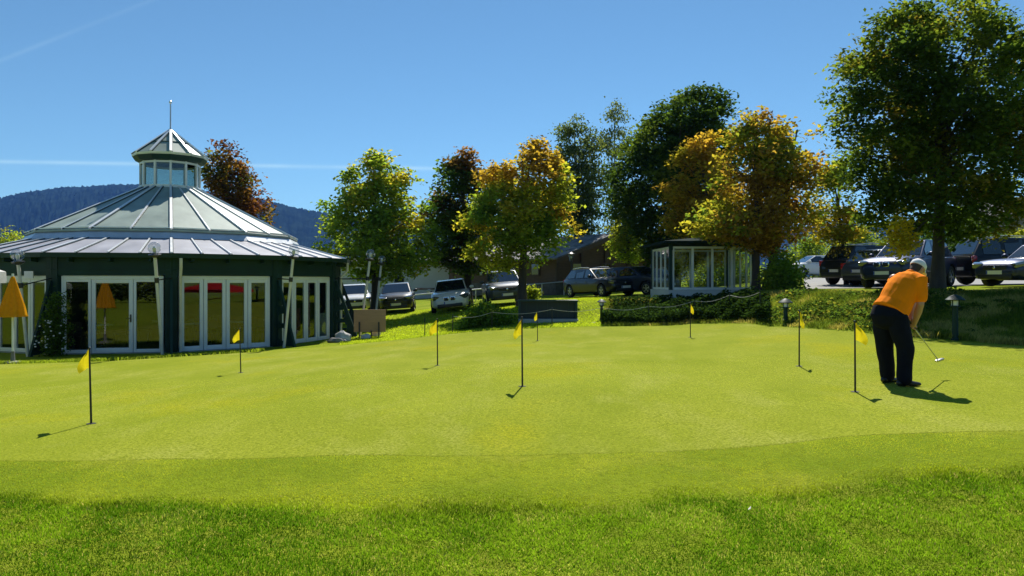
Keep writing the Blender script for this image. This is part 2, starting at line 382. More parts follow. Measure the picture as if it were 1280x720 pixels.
h = (.009+rough*(.007+.014*clump)+tuft*.008)*(1-.45*gap*rough)*rng.uniform(.6, 1.25, n)
wd = (.0028+.0022*rough)*rng.uniform(.8, 1.3, n)
g1 = np.array([.165, .28, .017]); g2 = np.array([.09, .19, .010]); g3 = np.array([.30, .35, .08]); g4 = np.array([.39, .41, .03])
mixn = np.clip((fbm(x, y, 1.7, 21)-.40)/.2, 0, 1)[:, None]
tint = g1*(1-mixn)+g2*mixn
nearg = np.clip((y-fd+.75)/.75, 0, 1)[:, None]; gc = (g4*(1-mixn*.5)+g2*mixn*.5)*(1-nearg)+np.array([.48, .50, .06])*(1-.25*mixn)*nearg
tint = tint*(rough[:, None])+gc*(1-rough[:, None])
pale = ((fbm(x, y, 2.6, 33) > .6)*(rng.random(n) < .3))[:, None]; tint = np.where(pale, g3, tint)
tint = tint*(1-.15*tuft[:, None])*(1-.45*(gap*rough)[:, None])*rng.uniform(.6, 1.4, (n, 1))
straw = (rng.random(n) < .03)[:, None]; tint = np.where(straw, np.array([.40, .36, .17]), tint)
X, Y, HH, WW, TT = [x], [y], [h], [wd], [tint]
def add_blades(x, y, h, wd, base, dv=.35):
    X.append(x); Y.append(y); HH.append(h*rng.uniform(.6, 1.3, len(x))); WW.append(np.full(len(x), wd)); TT.append(np.array(base)[None]*rng.uniform(1-dv, 1+dv, (len(x), 1)))
# the shaved turf of the near half of the green: a few millimetres high, read as grain
n = 360000; dg_ = np.sqrt(rng.uniform(6.2**2, 13.**2, n)); ug_ = rng.uniform(-.9, .9, n); k_ = dg_ > fringe_d(ug_)+.01; dg_, ug_ = dg_[k_], ug_[k_]; n = len(dg_)
tg = np.where((rng.random(n) < .3)[:, None], np.array([[.50, .50, .14]]), np.array([[.25, .32, .02]]))*rng.uniform(.7, 1.35, (n, 1)); tg *= (.8+.4*fbm(ug_*dg_, dg_, 1.2, 71))[:, None]
X.append(ug_*dg_); Y.append(dg_); HH.append(rng.uniform(.004, .010, n)+.004); WW.append(rng.uniform(.003, .006, n)); TT.append(tg)
# rough grass between the green and the parked cars
n = 52000; px = rng.uniform(425, 765, n); u_ = (px-640)/F; d = back_d(u_)+.1+rng.random(n)**1.3*14
add_blades(u_*d, d, np.full(n, .045), .018, (.38, .47, .04))
# uneven strip along the foot of the round building
n = 7000; px = rng.uniform(-30, 330, n); u_ = (px-640)/F; d = back_d(u_)+rng.normal(.05, .10, n)
add_blades(u_*d, d, .05+.05*vnoise(u_*d, d, 2.), .013, (.28, .36, .04))
# the bank on the right: olive and tan patches, darkened in place of tree shadow
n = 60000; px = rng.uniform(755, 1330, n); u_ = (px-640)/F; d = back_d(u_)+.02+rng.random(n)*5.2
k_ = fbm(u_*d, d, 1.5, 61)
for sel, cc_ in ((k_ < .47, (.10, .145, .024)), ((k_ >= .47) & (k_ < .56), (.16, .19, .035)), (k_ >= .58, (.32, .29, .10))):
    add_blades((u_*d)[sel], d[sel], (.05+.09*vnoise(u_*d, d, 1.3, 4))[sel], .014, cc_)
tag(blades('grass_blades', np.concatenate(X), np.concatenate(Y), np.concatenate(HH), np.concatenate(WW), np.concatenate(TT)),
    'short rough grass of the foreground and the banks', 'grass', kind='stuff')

def leaf_quads(P, size, tint, flat=.5, droop=0.):
    """P (n,3) leaf positions -> quads"""
    n = len(P); nrm = rng.normal(size=(n, 3)); nrm[:, 2] = np.abs(nrm[:, 2])+flat*2; nrm /= np.linalg.norm(nrm, axis=1)[:, None]
    t = rng.normal(size=(n, 3)); t[:, 2] -= droop*2; t -= nrm*(t*nrm).sum(1)[:, None]; t /= np.linalg.norm(t, axis=1)[:, None]; b = np.cross(nrm, t)
    s = (size*rng.uniform(.65, 1.3, n))[:, None] if not hasattr(size, 'shape') else size[:, None]
    fold = nrm*s*.14
    V = np.stack([P-t*s*.5, P+b*s*.36+fold-t*s*.05, P+t*s*.55, P-b*s*.36+fold-t*s*.05], 1).reshape(-1, 3)
    return V, np.arange(n*4).reshape(-1, 4), np.repeat(tint, 4, 0)
# low leafy cover on the shaded bank
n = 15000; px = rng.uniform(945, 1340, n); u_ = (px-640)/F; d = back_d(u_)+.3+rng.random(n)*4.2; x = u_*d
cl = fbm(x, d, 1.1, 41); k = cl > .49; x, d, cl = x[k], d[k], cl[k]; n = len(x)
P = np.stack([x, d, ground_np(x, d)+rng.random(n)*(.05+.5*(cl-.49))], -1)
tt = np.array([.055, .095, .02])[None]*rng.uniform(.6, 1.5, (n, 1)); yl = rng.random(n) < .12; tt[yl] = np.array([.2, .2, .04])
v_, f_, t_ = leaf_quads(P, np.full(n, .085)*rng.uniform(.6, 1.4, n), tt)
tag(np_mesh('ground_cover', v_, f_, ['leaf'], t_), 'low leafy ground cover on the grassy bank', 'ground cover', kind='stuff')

# dark evergreen cover hugging the bank under the kiosk
n = 30000; px = rng.uniform(752, 962, n); u_ = (px-640)/F; d = back_d(u_)+.35+rng.random(n)*(3.7-1.2*np.clip((px-880)/80, 0, 1)); x = u_*d
k = fbm(x, d, .8, 51)+.25*np.clip((px-752)/40, 0, 1) > .55; x, d = x[k], d[k]; n = len(x); b_ = gp(855, 25.5)
P = np.stack([x, d, ground_np(x, d)+rng.random(n)**.7*(.12+.42*vnoise(x, d, 1.4, 3))], -1)-np.array(b_)
v_, f_, t_ = leaf_quads(P, np.full(n, .085)*rng.uniform(.6, 1.4, n), np.array([.022, .045, .012])[None]*rng.uniform(.6, 1.6, (n, 1)))
root = thing('shrub', 'dark evergreen shrubs hugging the bank below the glass kiosk', 'shrub', b_); np_mesh('foliage', v_, f_, ['leaf_dense'], t_, parent=root)

# ------------------------------------------------------------------ trees
def crown_points(prof, depth, xc_fix=None, ncl=260, per=40, sig=.3, thresh=.0, seed=0, dr=.9, shell=.5, lump=.5, fit=1.):
    """prof: (py, pxL, pxR) rows, traced on the tree at its own distance -> leaf positions in world space, cluster centres"""
    prof = sorted(prof); py = np.array([p[0] for p in prof]); cx = np.array([(p[1]+p[2])/2 for p in prof]); hw = np.array([(p[2]-p[1])/2 for p in prof])
    z = EYE-(py-HOR)/F*depth; X = (cx-640)/F*depth; W = hw/F*depth
    wt = W**2+.05; zs = np.linspace(z.min(), z.max(), 200); Wz = np.interp(zs, z[::-1], W[::-1]); p = Wz**1.5+.02; p /= p.sum()
    out = []; g = 0
    rs = random.Random(seed*131+5)
    while len(out) < ncl and g < ncl*30:
        g += 1
        zz = rng.choice(zs, p=p)+rng.normal(0, .1); w = np.interp(zz, z[::-1], W[::-1]); xc = np.interp(zz, z[::-1], X[::-1])
        a = rng.uniform(0, 2*np.pi); r = rng.random()**shell; w *= fit*(1.05+.32*mnoise.noise(Vector((math.cos(a)*1.3+seed, math.sin(a)*1.3, zz*.75+seed*2.1))))+fit*.2*mnoise.noise(Vector((math.cos(a)*3+seed, math.sin(a)*3, zz*1.7)))
        q = Vector((xc+math.cos(a)*r*max(w-sig*.8, .1), depth+math.sin(a)*r*max(w-sig*.8, .1)*dr, zz))
        if lump and mnoise.noise(q*lump+Vector((seed*7.7, 0, 0))) < thresh*1.0-.12: continue
        out.append(q)
    C = np.array(out); n = len(C)
    L = np.repeat(C, per, 0)+rng.normal(size=(n*per, 3))*np.array([sig, sig, sig*.62])
    return L, C
def palette(C, per, pal, seed, hgrad=None):
    """each leaf cluster takes a hue from the palette by a broad noise, as autumn colour runs through a crown"""
    n = len(C); pal = np.array(pal, float); t = np.array([mnoise.noise(Vector(c)*.55+Vector((seed*3.3, 5, 1))) for c in C])
    t = np.clip(.5+t*1.0+rng.normal(0, .13, n), 0, .999)
    if hgrad: zz = (C[:, 2]-C[:, 2].min())/(np.ptp(C[:, 2])+1e-6); t = np.clip(t+hgrad*(zz-.5), 0, .999)
    f = t*(len(pal)-1); i = f.astype(int); fr = (f-i)[:, None]; col = pal[i]*(1-fr)+pal[np.minimum(i+1, len(pal)-1)]*fr
    col = np.repeat(col, per, 0); return col*rng.uniform(.6, 1.4, (len(col), 1))
def branches(mb, base, top, r0, C, nb, key, lean=0., fork=.35):
    base, top = Vector(base), Vector(top); pts = []; n = 9
    for i in range(n):
        t = i/(n-1); p = base.lerp(top, t); wob = .10*math.sin(t*5+base.x)*(t) ; pts.append(p+Vector((wob, wob*.5, 0)))
    rad = [r0*(1.35 if i == 0 else 1.0)*(1-.85*(i/(n-1))**1.1) for i in range(n)]
    mb.tube([base-Vector((0, 0, .15))]+pts, [r0*1.6]+rad, 10, key)
    if len(C) == 0: return
    idx = rng.choice(len(C), min(nb, len(C)), replace=False); H = (top-base).length
    for k in idx:
        q = Vector(C[k]); t = max(fork, min(.95, ((q.z-base.z)/H)*.62+.08)); s = base.lerp(top, t)
        L_ = (q-s).length; mid = s.lerp(q, .5)+Vector((0, 0, .10*L_))+Vector((random.uniform(-1, 1), random.uniform(-1, 1), 0))*.06*L_
        r1 = r0*.36*(1-.6*t)
        mb.tube([s, s.lerp(mid, .5)+Vector((0, 0, .03*L_)), mid, mid.lerp(q, .55)+Vector((0, 0, .02*L_)), q], [r1, r1*.8, r1*.6, r1*.38, r1*.12], 5, key, cap=False)
def tree(name, label, cat, px_base, depth, prof, pal, r0, ncl, per, sig, leaf, seed, nb=36, hgrad=None, flat=.4, droop=0., dr=.9, thresh=0., lump=.5, shell=.5,
         group='trees around the green', key='bark', lkey='leaf', stems=None, topy=None, gd=None, spray=None, fit=1.):
    b = gp(px_base, gd or depth); root = thing(name, label, cat, b, 0, group)
    per = int(per*.74); L, C = crown_points(prof, depth, ncl=int(ncl*1.55), per=per, sig=sig*.82, seed=seed, dr=dr, thresh=thresh+.055, lump=lump*2.0, shell=shell, fit=fit)
    col = palette(C, per, pal, seed, hgrad)
    if spray:
        L2, C2 = crown_points(spray[0], spray[1], ncl=36, per=20, sig=.15, lump=0, seed=30); L = np.concatenate([L, L2]); col = np.concatenate([col, palette(C2, 20, spray[2], 30)])
    v, f, t = leaf_quads(L-np.array(b), leaf*1.12, col, flat, droop)
    cr = np_mesh('crown', v, f, [lkey], t, parent=root)
    mb = MB(); py_top = min(p[0] for p in prof); row = sorted(prof)[len(prof)//4]
    tp = at((row[1]+row[2])/2, topy or (py_top+ (max(p[0] for p in prof)-py_top)*.12), depth)
    for s in (stems or [(0, 0)]):
        branches(mb, Vector((s[0], 0, 0)), tp-b+Vector((s[1], 0, 0)), r0, C-np.array(b), nb, key)
    if spray:
        q0 = at(1170, 268, 20.4)-b
        for i in range(0, 36, 6): q = Vector(C2[i])-b; mb.tube([q0, q0.lerp(q, .6)+Vector((0, 0, .12)), q], [.035, .02, .005], 5, key, cap=False)
    mb.build('trunk', root, sharp=60)
    return root
DG_, MG, YG, YE, OR, RB = (.075, .130, .024), (.145, .23, .035), (.22, .27, .036), (.37, .325, .045), (.32, .215, .04), (.15, .075, .03)
tree('maple_tree', 'green and yellow maple behind the globe lamps, nearest tree to the round pavilion', 'tree', 468, 34,
     [(192, 460, 482), (212, 436, 508), (240, 420, 520), (265, 408, 530), (288, 392, 545), (308, 389, 548), (326, 402, 546), (341, 430, 530), (350, 455, 500)],
     [DG_, MG, (.16, .23, .03), MG, YG, MG, YG, YE], .2, 360, 42, .27, .17, 1, thresh=-.07)
tree('maple_tree', 'copper topped dark maple between the green maple and the orange maple', 'tree', 586, 37,
     [(188, 570, 592), (205, 556, 600), (235, 532, 612), (265, 522, 616), (300, 522, 622), (324, 535, 615), (340, 560, 605)],
     [MG, DG_, DG_, (.06, .065, .02), (.10, .07, .024), (.17, .09, .03)], .2, 260, 44, .28, .17, 2, hgrad=.9)
tree('maple_tree', 'orange and yellow maple with green lower leaves beside the dark green box', 'tree', 652, 31.5,
     [(176, 662, 682), (195, 636, 696), (215, 600, 712), (245, 585, 722), (272, 579, 725), (291, 581, 728), (304, 583, 706), (316, 586, 690), (330, 600, 684), (341, 628, 672)],
     [MG, (.17, .235, .03), YG, YG, (.27, .29, .035), YE, (.33, .27, .04), OR], .2, 380, 42, .26, .16, 3, hgrad=.85, thresh=-.05)
tree('birch_tree', 'tall grey green birch rising behind the orange maple', 'tree', 728, 50,
     [(146, 712, 730), (168, 692, 748), (200, 688, 757), (240, 690, 760), (290, 698, 766), (325, 706, 765)],
     [(.06, .09, .04), (.085, .115, .05), (.12, .14, .05)], .2, 240, 50, .36, .17, 4, droop=.9, flat=.1, key='bark_birch', lump=.4)
tree('birch_tree', 'thin see-through birch between the tall birch and the big dark tree', 'tree', 770, 54,
     [(130, 764, 774), (150, 752, 786), (180, 746, 792), (215, 750, 792), (255, 752, 795), (305, 756, 795)],
     [(.075, .10, .05), (.10, .125, .06)], .12, 130, 34, .32, .15, 5, droop=1.2, flat=0., key='bark_birch', thresh=.1, lump=.6)
tree('broadleaf_tree', 'biggest dark green tree of the middle row, above the two dark cars', 'tree', 842, 38.5,
     [(114, 858, 892), (126, 836, 912), (150, 800, 918), (180, 778, 921), (210, 764, 921), (250, 760, 917), (290, 780, 905), (318, 800, 890), (340, 812, 860)],
     [(.036, .068, .015), (.048, .085, .017), (.07, .115, .02), (.12, .16, .025)], .3, 760, 46, .34, .18, 6, lkey='leaf_dense', nb=30, thresh=-.1)
tree('young_tree', 'small yellow green tree above the estate car', 'tree', 786, 41,
     [(250, 782, 790), (275, 770, 800), (296, 758, 806), (314, 760, 808), (326, 772, 800)],
     [MG, YG, (.2, .2, .03)], .08, 90, 36, .24, .15, 7, lump=0)
tree('maple_tree', 'rusty orange maple with its crown over the left of the glass kiosk', 'tree', 888, 34,
     [(166, 868, 896), (184, 850, 908), (214, 836, 918), (246, 828, 922), (282, 832, 925), (308, 842, 925), (326, 862, 920)],
     [(.17, .19, .025), (.30, .24, .03), (.36, .24, .03), OR, (.33, .18, .03), YE], .15, 230, 42, .28, .16, 8, shell=.6)
tree('maple_tree', 'orange brown maple with a forked trunk at the right end of the glass kiosk', 'tree', 950, 27.6,
     [(142, 936, 966), (158, 918, 1006), (180, 905, 1019), (215, 898, 1024), (250, 872, 1029), (278, 850, 1024), (292, 852, 1012), (300, 880, 1003), (310, 945, 980)],
     [(.12, .18, .03), (.19, .22, .03), (.28, .25, .035), (.31, .22, .035), (.29, .185, .04), (.25, .155, .035), (.18, .115, .03)], .15, 400, 42, .26, .15, 9, stems=[(-.15, -.5), (.22, 1.1)], nb=22, hgrad=.35)
tree('maple_tree', 'yellow leaved small tree between the orange maple and the big right tree', 'tree', 1058, 33,
     [(190, 1038, 1052), (212, 1020, 1064), (245, 1008, 1070), (275, 1012, 1075), (296, 1020, 1085), (308, 1035, 1075)],
     [YG, (.2, .21, .025), YE, (.34, .24, .03)], .09, 120, 36, .24, .15, 10, lump=.6)
tree('broadleaf_tree', 'largest tree, dark green, on the bank behind the golfer', 'tree', 1172, 20.5,
     [(2, 1114, 1225), (18, 1097, 1262), (45, 1074, 1278), (80, 1052, 1292), (120, 1042, 1302), (160, 1039, 1312), (200, 1054, 1318), (240, 1062, 1315), (265, 1080, 1305), (284, 1102, 1275), (298, 1124, 1225)],
     [(.044, .074, .015), (.060, .098, .017), (.078, .122, .02), (.13, .16, .024), (.18, .15, .03)], .17, 620, 74, .24, .115, 11, nb=70, topy=40, spray=([(282, 1112, 1136), (298, 1106, 1146), (314, 1112, 1138)], 19.4, [(.3, .3, .03), (.52, .42, .03), (.5, .38, .03)]), gd=20.5, fit=.93, thresh=.11, lump=.75, shell=.45)
tree('maple_tree', 'red brown tree rising behind the round pavilion roof', 'tree', 292, 46,
     [(180, 264, 286), (195, 254, 302), (215, 250, 318), (240, 254, 328), (265, 268, 338), (288, 280, 345), (330, 285, 345)],
     [(.09, .10, .02), (.14, .09, .025), (.15, .06, .022), (.10, .04, .02)], .2, 210, 44, .34, .19, 12, shell=.6, thresh=.05, lump=.6)
def shrub(name, label, px0, px1, py0, py1, depth, pal, leaf, ncl, per, sig, seed, group=None, dr=.8, lkey='leaf', cat='shrub'):
    c = (px0+px1)/2; b = gp(c, depth); root = thing(name, label, cat, b, 0, group)
    m = (py0+py1)/2; w = (px1-px0)/2
    prof = [(py0, c-w*.35, c+w*.35), (py0*.7+py1*.3, c-w*.82, c+w*.82), (m, px0, px1), (py1, c-w*.9, c+w*.9)]
    L, C = crown_points(prof, depth, ncl=ncl, per=per, sig=sig, seed=seed, dr=dr, lump=0)
    L[:, 2] = np.maximum(L[:, 2], ground_np(L[:, 0], L[:, 1])+.02)
    v, f, t = leaf_quads(L-np.array(b), leaf, palette(C, per, pal, seed), .3)
    np_mesh('foliage', v, f, [lkey], t, parent=root)
    mb = MB()
    for i in rng.choice(len(C), min(9, len(C)), replace=False):
        q = Vector(C[i])-b; mb.tube([Vector((q.x*.25, q.y*.25, -.05)), q*.5+Vector((0, 0, .05)), q], [.03, .02, .006], 5, 'bark', cap=False)
    mb.build('stem', root, sharp=60)
    return root
shrub('shrub', 'yellow green shrub with dark foot right of the forked maple', 952, 1003, 322, 366, 25.5, [MG, YG, (.22, .23, .03), YE], .11, 130, 40, .16, 21)
shrub('shrub', 'dark green spreading shrub left of the dark green box', 572, 646, 384, 412, 25.9, [DG_, MG, MG], .10, 130, 44, .15, 22, dr=.35)
shrub('shrub', 'small light green plant at the foot of the orange maple', 656, 676, 360, 377, 33, [YG, (.2, .24, .03)], .10, 40, 30, .12, 23)
shrub('shrub', 'yellow green treetop left behind the eave of the round pavilion', -30, 42, 288, 340, 60, [MG, YG, (.24, .2, .03)], .2, 120, 36, .4, 24)
shrub('hedge', 'tall light green bushes behind the white car', 985, 1040, 296, 342, 56, [MG, YG, (.16, .2, .03)], .15, 150, 40, .3, 25, cat='hedge')
shrub('hedge', 'light green bushes behind the two black cars seen from the back', 1042, 1112, 284, 340, 56, [MG, YG, (.16, .2, .03)], .15, 190, 40, .3, 26, cat='hedge')
shrub('hedge', 'clipped yellow green hedge below the stone house roof', 1240, 1330, 288, 345, 44, [YG, (.24, .24, .03)], .13, 220, 40, .25, 27, cat='hedge')
shrub('shrub', 'dark bushes behind the big right tree and the parked cars', 1112, 1245, 262, 345, 50, [DG_, DG_, MG], .17, 260, 40, .4, 28)
shrub('shrub', 'bushy growth seen through the glass kiosk', 845, 950, 305, 372, 46, [MG, YG, (.2, .2, .03)], .15, 240, 40, .3, 29)
shrub('shrub', 'dark climbing shrub with white flowers at the left door of the round pavilion', 55, 84, 372, 443, 20.7, [DG_, DG_, MG], .07, 90, 40, .12, 31)
fl = MB()
for i in range(26):
    p = at(random.uniform(42, 84), random.uniform(400, 436), 20.45+random.uniform(-.1, .1))
    fl.ball(p, .03, 'white_frame', 6, (1, 1, .7))
fo = fl.build('white_flowers', None)
sh = [o for o in bpy.data.objects if o.get('label', '').startswith('dark climbing')][0]
fo.name = 'blossom'; fo.parent = sh; fo.location = -Vector(sh.location); fo['kind'] = 'stuff'

# ------------------------------------------------------------------ round pavilion (a twelve-sided building)
PC = Vector((-.459*27.5, 27.5)); _n = PC.length; _dc = -PC/_n; _rt = Vector((PC.y, -PC.x))/_n
PH = .2; GZ = -.5
def pol(a, r, z=0.):   # position in the pavilion's own frame, a in degrees, 0 = facing the camera
    c, s = math.cos(R(a)), math.sin(R(a)); q = _dc*(c*r)+_rt*(s*r)
    return Vector((q.x, q.y, z))
PAV = thing('round_pavilion', 'round twelve-sided green and white pavilion with lantern turret and glass doors', 'pavilion', (PC.x, PC.y, GZ))
z0 = 0.; ZT = 1.765-GZ; ZF = 2.30-GZ; ZE = 2.42-GZ
RW = 6.1
mb = MB(); mb.prism([pol(PH+30*k, RW+.12, -.35) for k in range(12)], (0, 0, .37), 'kerb'); mb.build('floor_slab', PAV)
mb = MB(); mb.prism([pol(PH+30*k, RW-.2, .024) for k in range(12)], (0, 0, .012), 'floor_int'); mb.build('floor', PAV)
for k in range(12):    # corner posts
    mb = MB(); p = pol(PH+30*k, RW, .02); d = (pol(PH+30*k, 1)); w = .34 if k in (0, 1, 2, 11) else .3
    mb.beam(p, p+Vector((0, 0, ZF-.02)), w, .26, 'green_steel', up=d); mb.build('corner_post', PAV)
mb = MB()              # fascia ring above the doors and soffit
for k in range(12):
    a, b = PH+30*k, PH+30*k+30
    mb.mesh([pol(a, RW+.14, ZT+.02), pol(b, RW+.14, ZT+.02), pol(b, RW+.14, ZF), pol(a, RW+.14, ZF), pol(a, RW-.1, ZT+.02), pol(b, RW-.1, ZT+.02), pol(b, RW-.1, ZF), pol(a, RW-.1, ZF)],
            [(0, 1, 2, 3), (5, 4, 7, 6), (4, 5, 1, 0)], 'green_steel')
    mb.mesh([pol(a, RW+.17, ZT+.16), pol(b, RW+.17, ZT+.16), pol(b, RW+.17, ZT+.20), pol(a, RW+.17, ZT+.20), pol(a, RW+.13, ZT+.16), pol(b, RW+.13, ZT+.16), pol(b, RW+.13, ZT+.20), pol(a, RW+.13, ZT+.20)],
            [(0, 1, 2, 3), (4, 5, 1, 0), (3, 2, 6, 7)], 'green_steel')
    mb.poly([pol(a, RW+.1, ZF), pol(b, RW+.1, ZF), pol(b, 6.56, ZE-.13), pol(a, 6.56, ZE-.13)], 'green_steel')
    for t in (.17, .5, .83):   # rafter ends under the eave
        aa = a+30*t; ap = math.cos(R(15))/math.cos(R(aa-a-15))
        mb.beam(pol(aa, (RW+.1)*ap, ZF-.08), pol(aa, 6.5*ap, ZE-.17), .07, .12, 'green_steel')
mb.build('fascia', PAV)
def ring_roof(mb, r0, z0, r1, z1, key, nsub, ribw, top=.05):
    """sheet facets between two rings, a raised rib on each hip and nsub-1 ribs between"""
    for k in range(12):
        a, b = PH+30*k, PH+30*k+30
        A, B, C_, D = pol(a, r0, z0), pol(b, r0, z0), pol(b, r1, z1), pol(a, r1, z1)
        th = Vector((0, 0, -.06)); mb.mesh([A, B, C_, D, A+th, B+th, C_+th, D+th], [(0, 1, 2, 3), (7, 6, 5, 4), (0, 4, 5, 1), (2, 6, 7, 3)], key)
        n = (B-A).cross(D-A).normalized(); n = n if n.z > 0 else -n
        for i in range(nsub):
            t = i/nsub; p, q = A.lerp(B, t), D.lerp(C_, t); big = i == 0
            w = ribw*(1.7 if big else 1); mb.beam(p+n*.022, q+n*.022, w, .05, 'rib', up=n)
            sd = (q-p).normalized().cross(n); mb.beam(p+n*.012+sd*(w/2+.014), q+n*.012+sd*(w/2+.014), .026, .03, 'rib_dark', up=n)
mb = MB(); ring_roof(mb, 6.6, ZE, 4.66, 2.95-GZ, 'roof_grey', 4, .038)
mb.build('skirt_roof', PAV)
gt = MB()
for k in range(12):
    a, b = PH+30*k, PH+30*k+30
    for (ra, za, rb, zb) in ((6.58, ZE-.13, 6.68, ZE-.13), (6.68, ZE-.13, 6.70, ZE+.005), (6.70, ZE+.005, 6.67, ZE+.005), (6.67, ZE+.005, 6.655, ZE-.10), (6.655, ZE-.1, 6.59, ZE-.1), (6.59, ZE-.1, 6.58, ZE-.13)):
        gt.poly([pol(a, ra, za), pol(b, ra, za), pol(b, rb, zb), pol(a, rb, zb)], 'alu' if za > ZE-.125 and ra > 6.66 else 'green_steel')
gt.build('gutter', PAV)
mb = MB()              # metal band between the two roofs
for k in range(12):
    a, b = PH+30*k, PH+30*k+30
    mb.poly([pol(a, 4.70, 2.955-GZ), pol(b, 4.70, 2.955-GZ), pol(b, 4.50, 3.20-GZ), pol(a, 4.50, 3.20-GZ)], 'alu')
    mb.poly([pol(a, 4.50, 3.20-GZ), pol(b, 4.50, 3.20-GZ), pol(b, 4.56, 3.235-GZ), pol(a, 4.56, 3.235-GZ)], 'rib_dark')
mb.build('roof_band', PAV)
mb = MB(); ring_roof(mb, 4.56, 3.24-GZ, 1.02, 5.0-GZ, 'roof_green', 2, .045)
for k in range(12):
    a, b = PH+30*k, PH+30*k+30
    mb.beam(pol(a, 4.5, 3.30-GZ), pol(b, 4.5, 3.30-GZ), .05, .03, 'rib')
mb.build('main_roof', PAV)
# lantern turret
TUR = MB()
for k in range(12):
    a, b = PH+30*k, PH+30*k+30
    TUR.beam(pol(a, 1.0, 4.97-GZ), pol(a, 1.0, 5.98-GZ), .07, .07, 'white_frame', up=pol(a, 1))
    TUR.beam(pol(a, 1.02, 5.02-GZ), pol(b, 1.02, 5.02-GZ), .09, .10, 'white_frame'); TUR.beam(pol(a, 1.0, 5.90-GZ), pol(b, 1.0, 5.90-GZ), .06, .07, 'white_frame')
tur = TUR.build('lantern_turret', PAV)
for k in range(12):
    a, b = PH+30*k, PH+30*k+30; mb = MB()
    mb.prism([pol(a, .985, 5.06-GZ), pol(b, .985, 5.06-GZ), pol(b, .985, 5.88-GZ), pol(a, .985, 5.88-GZ)], pol(a+15, .008), 'glass'); mb.build('pane', tur)
mb = MB()
for k in range(12):
    a, b = PH+30*k, PH+30*k+30
    prs = [(.98, 5.93), (1.16, 5.97), (1.27, 6.13), (1.29, 6.20), (1.24, 6.205)]
    for i, ((ra, za), (rb, zb)) in enumerate(zip(prs[:-1], prs[1:])):
        mb.poly([pol(a, ra, za-GZ), pol(b, ra, za-GZ), pol(b, rb, zb-GZ), pol(a, rb, zb-GZ)], 'green_steel' if i < 2 else 'rib')
mb.build('turret_cornice', tur)
mb = MB(); ring_roof(mb, 1.28, 6.21-GZ, .05, 7.17-GZ, 'roof_green', 1, .05)
for k in range(12): mb.beam(pol(PH+30*k, .72, 6.665-GZ), pol(PH+30*k+30, .72, 6.665-GZ), .03, .03, 'rib_dark')
mb.build('turret_roof', tur)
mb = MB(); mb.lathe([(.10, 7.10-GZ), (.07, 7.2-GZ), (.028, 7.26-GZ), (.024, 8.18-GZ), (.05, 8.2-GZ), (.05, 8.26-GZ), (.01, 8.3-GZ)], 12, 'alu'); mb.build('finial', tur)
# walls
def leaf_panel(mb_k, P, Q, zb, zt, fw, name, parent, handle=False, low=0.):
    """one framed leaf between ground points P and Q, glass set inside"""
    d = (Q-P).normalized(); n = Vector((d.y, -d.x, 0)); n = n if n.dot(P+Q) > 0 else -n
    up = Vector((0, 0, 1)); m = MB()
    P0, Q0 = P+up*zb, Q+up*zb; P1, Q1 = P+up*zt, Q+up*zt
    m.beam(P0+d*fw/2, P1+d*fw/2, .07, fw, 'white_frame', up=d); m.beam(Q0-d*fw/2, Q1-d*fw/2, .07, fw, 'white_frame', up=d)
    m.beam(P0+d*fw+up*fw*.65, Q0-d*fw+up*fw*.65, .066, fw*1.3, 'white_frame'); m.beam(P1+d*fw-up*fw/2, Q1-d*fw-up*fw/2, .066, fw, 'white_frame')
    o = m.build(name, parent, bevel=.006)
    g = MB(); e = fw*.95
    g.prism([P0+d*e+up*fw*1.2, Q0-d*e+up*fw*1.2, Q1-d*e-up*e, P1+d*e-up*e], n*.006, 'glass'); g.build('pane', o)
    if low:
        g = MB(); g.prism([P0+d*e+up*fw*1.2-n*.03, Q0-d*e+up*fw*1.2-n*.03, Q0-d*e+up*low-n*.03, P0+d*e+up*low-n*.03], n*.01, 'kerb'); g.build('lower_panel', o)
    if handle:
        h = MB(); c = Q0-d*fw*.5+up*1.0+n*.05
        h.box(c, (.03, .03, .22), 'dark_metal'); h.beam(c+n*.03, c+n*.03-d*.12, .02, .02, 'dark_metal'); h.build('handle', o)
    return o
def facade(k, spec, off=.24):
    A, B = pol(PH+30*k, RW+.02), pol(PH+30*(k+1), RW+.02); d = (B-A).normalized(); L = (B-A).length-2*off; A = A+d*off
    tot = sum(s[0] for s in spec); p = 0.
    fr = MB(); up = Vector((0, 0, 1))
    for (wd, nm, fw, hd, low) in spec:
        q = p+wd/tot*L
        leaf_panel(None, A+d*(p+.008), A+d*(q-.008), .03, ZT-.10, fw, nm, PAV, hd, low); p = q
    fr.beam(A+up*(ZT-.045), A+d*L+up*(ZT-.045), .10, .11, 'white_frame'); fr.beam(A-d*.0+up*0.02, A-d*0.0+up*ZT, .10, .07, 'white_frame', up=d)
    fr.beam(A+d*L+up*0.02, A+d*L+up*ZT, .10, .07, 'white_frame', up=d); fr.build('door_surround', PAV, bevel=.008)
facade(11, [(36, 'window', .075, False, 0), (54, 'glass_door', .11, True, 0), (38, 'window', .075, False, 0)])
facade(0, [(1, 'glass_door', .105, False, 0)]*4)
facade(1, [(1, 'glass_door', .105, False, 0), (1, 'glass_door', .105, False, 0), (1, 'glass_door', .105, False, 0), (1, 'glass_door', .105, False, .95)])
facade(10, [(1, 'window', .09, False, 0)]*4); facade(9, [(1, 'window', .09, False, 0)]*3)
for k in range(2, 9):
    A, B = pol(PH+30*k, RW-.02), pol(PH+30*(k+1), RW-.02); n = (A+B)*.5; n.normalize(); mb = MB()
    mb.prism([A, B, B+Vector((0, 0, ZT+.02)), A+Vector((0, 0, ZT+.02))], n*.08, 'green_steel')
    if k in (3, 5, 7):
        pass
    mb.build('wall_panel', PAV)
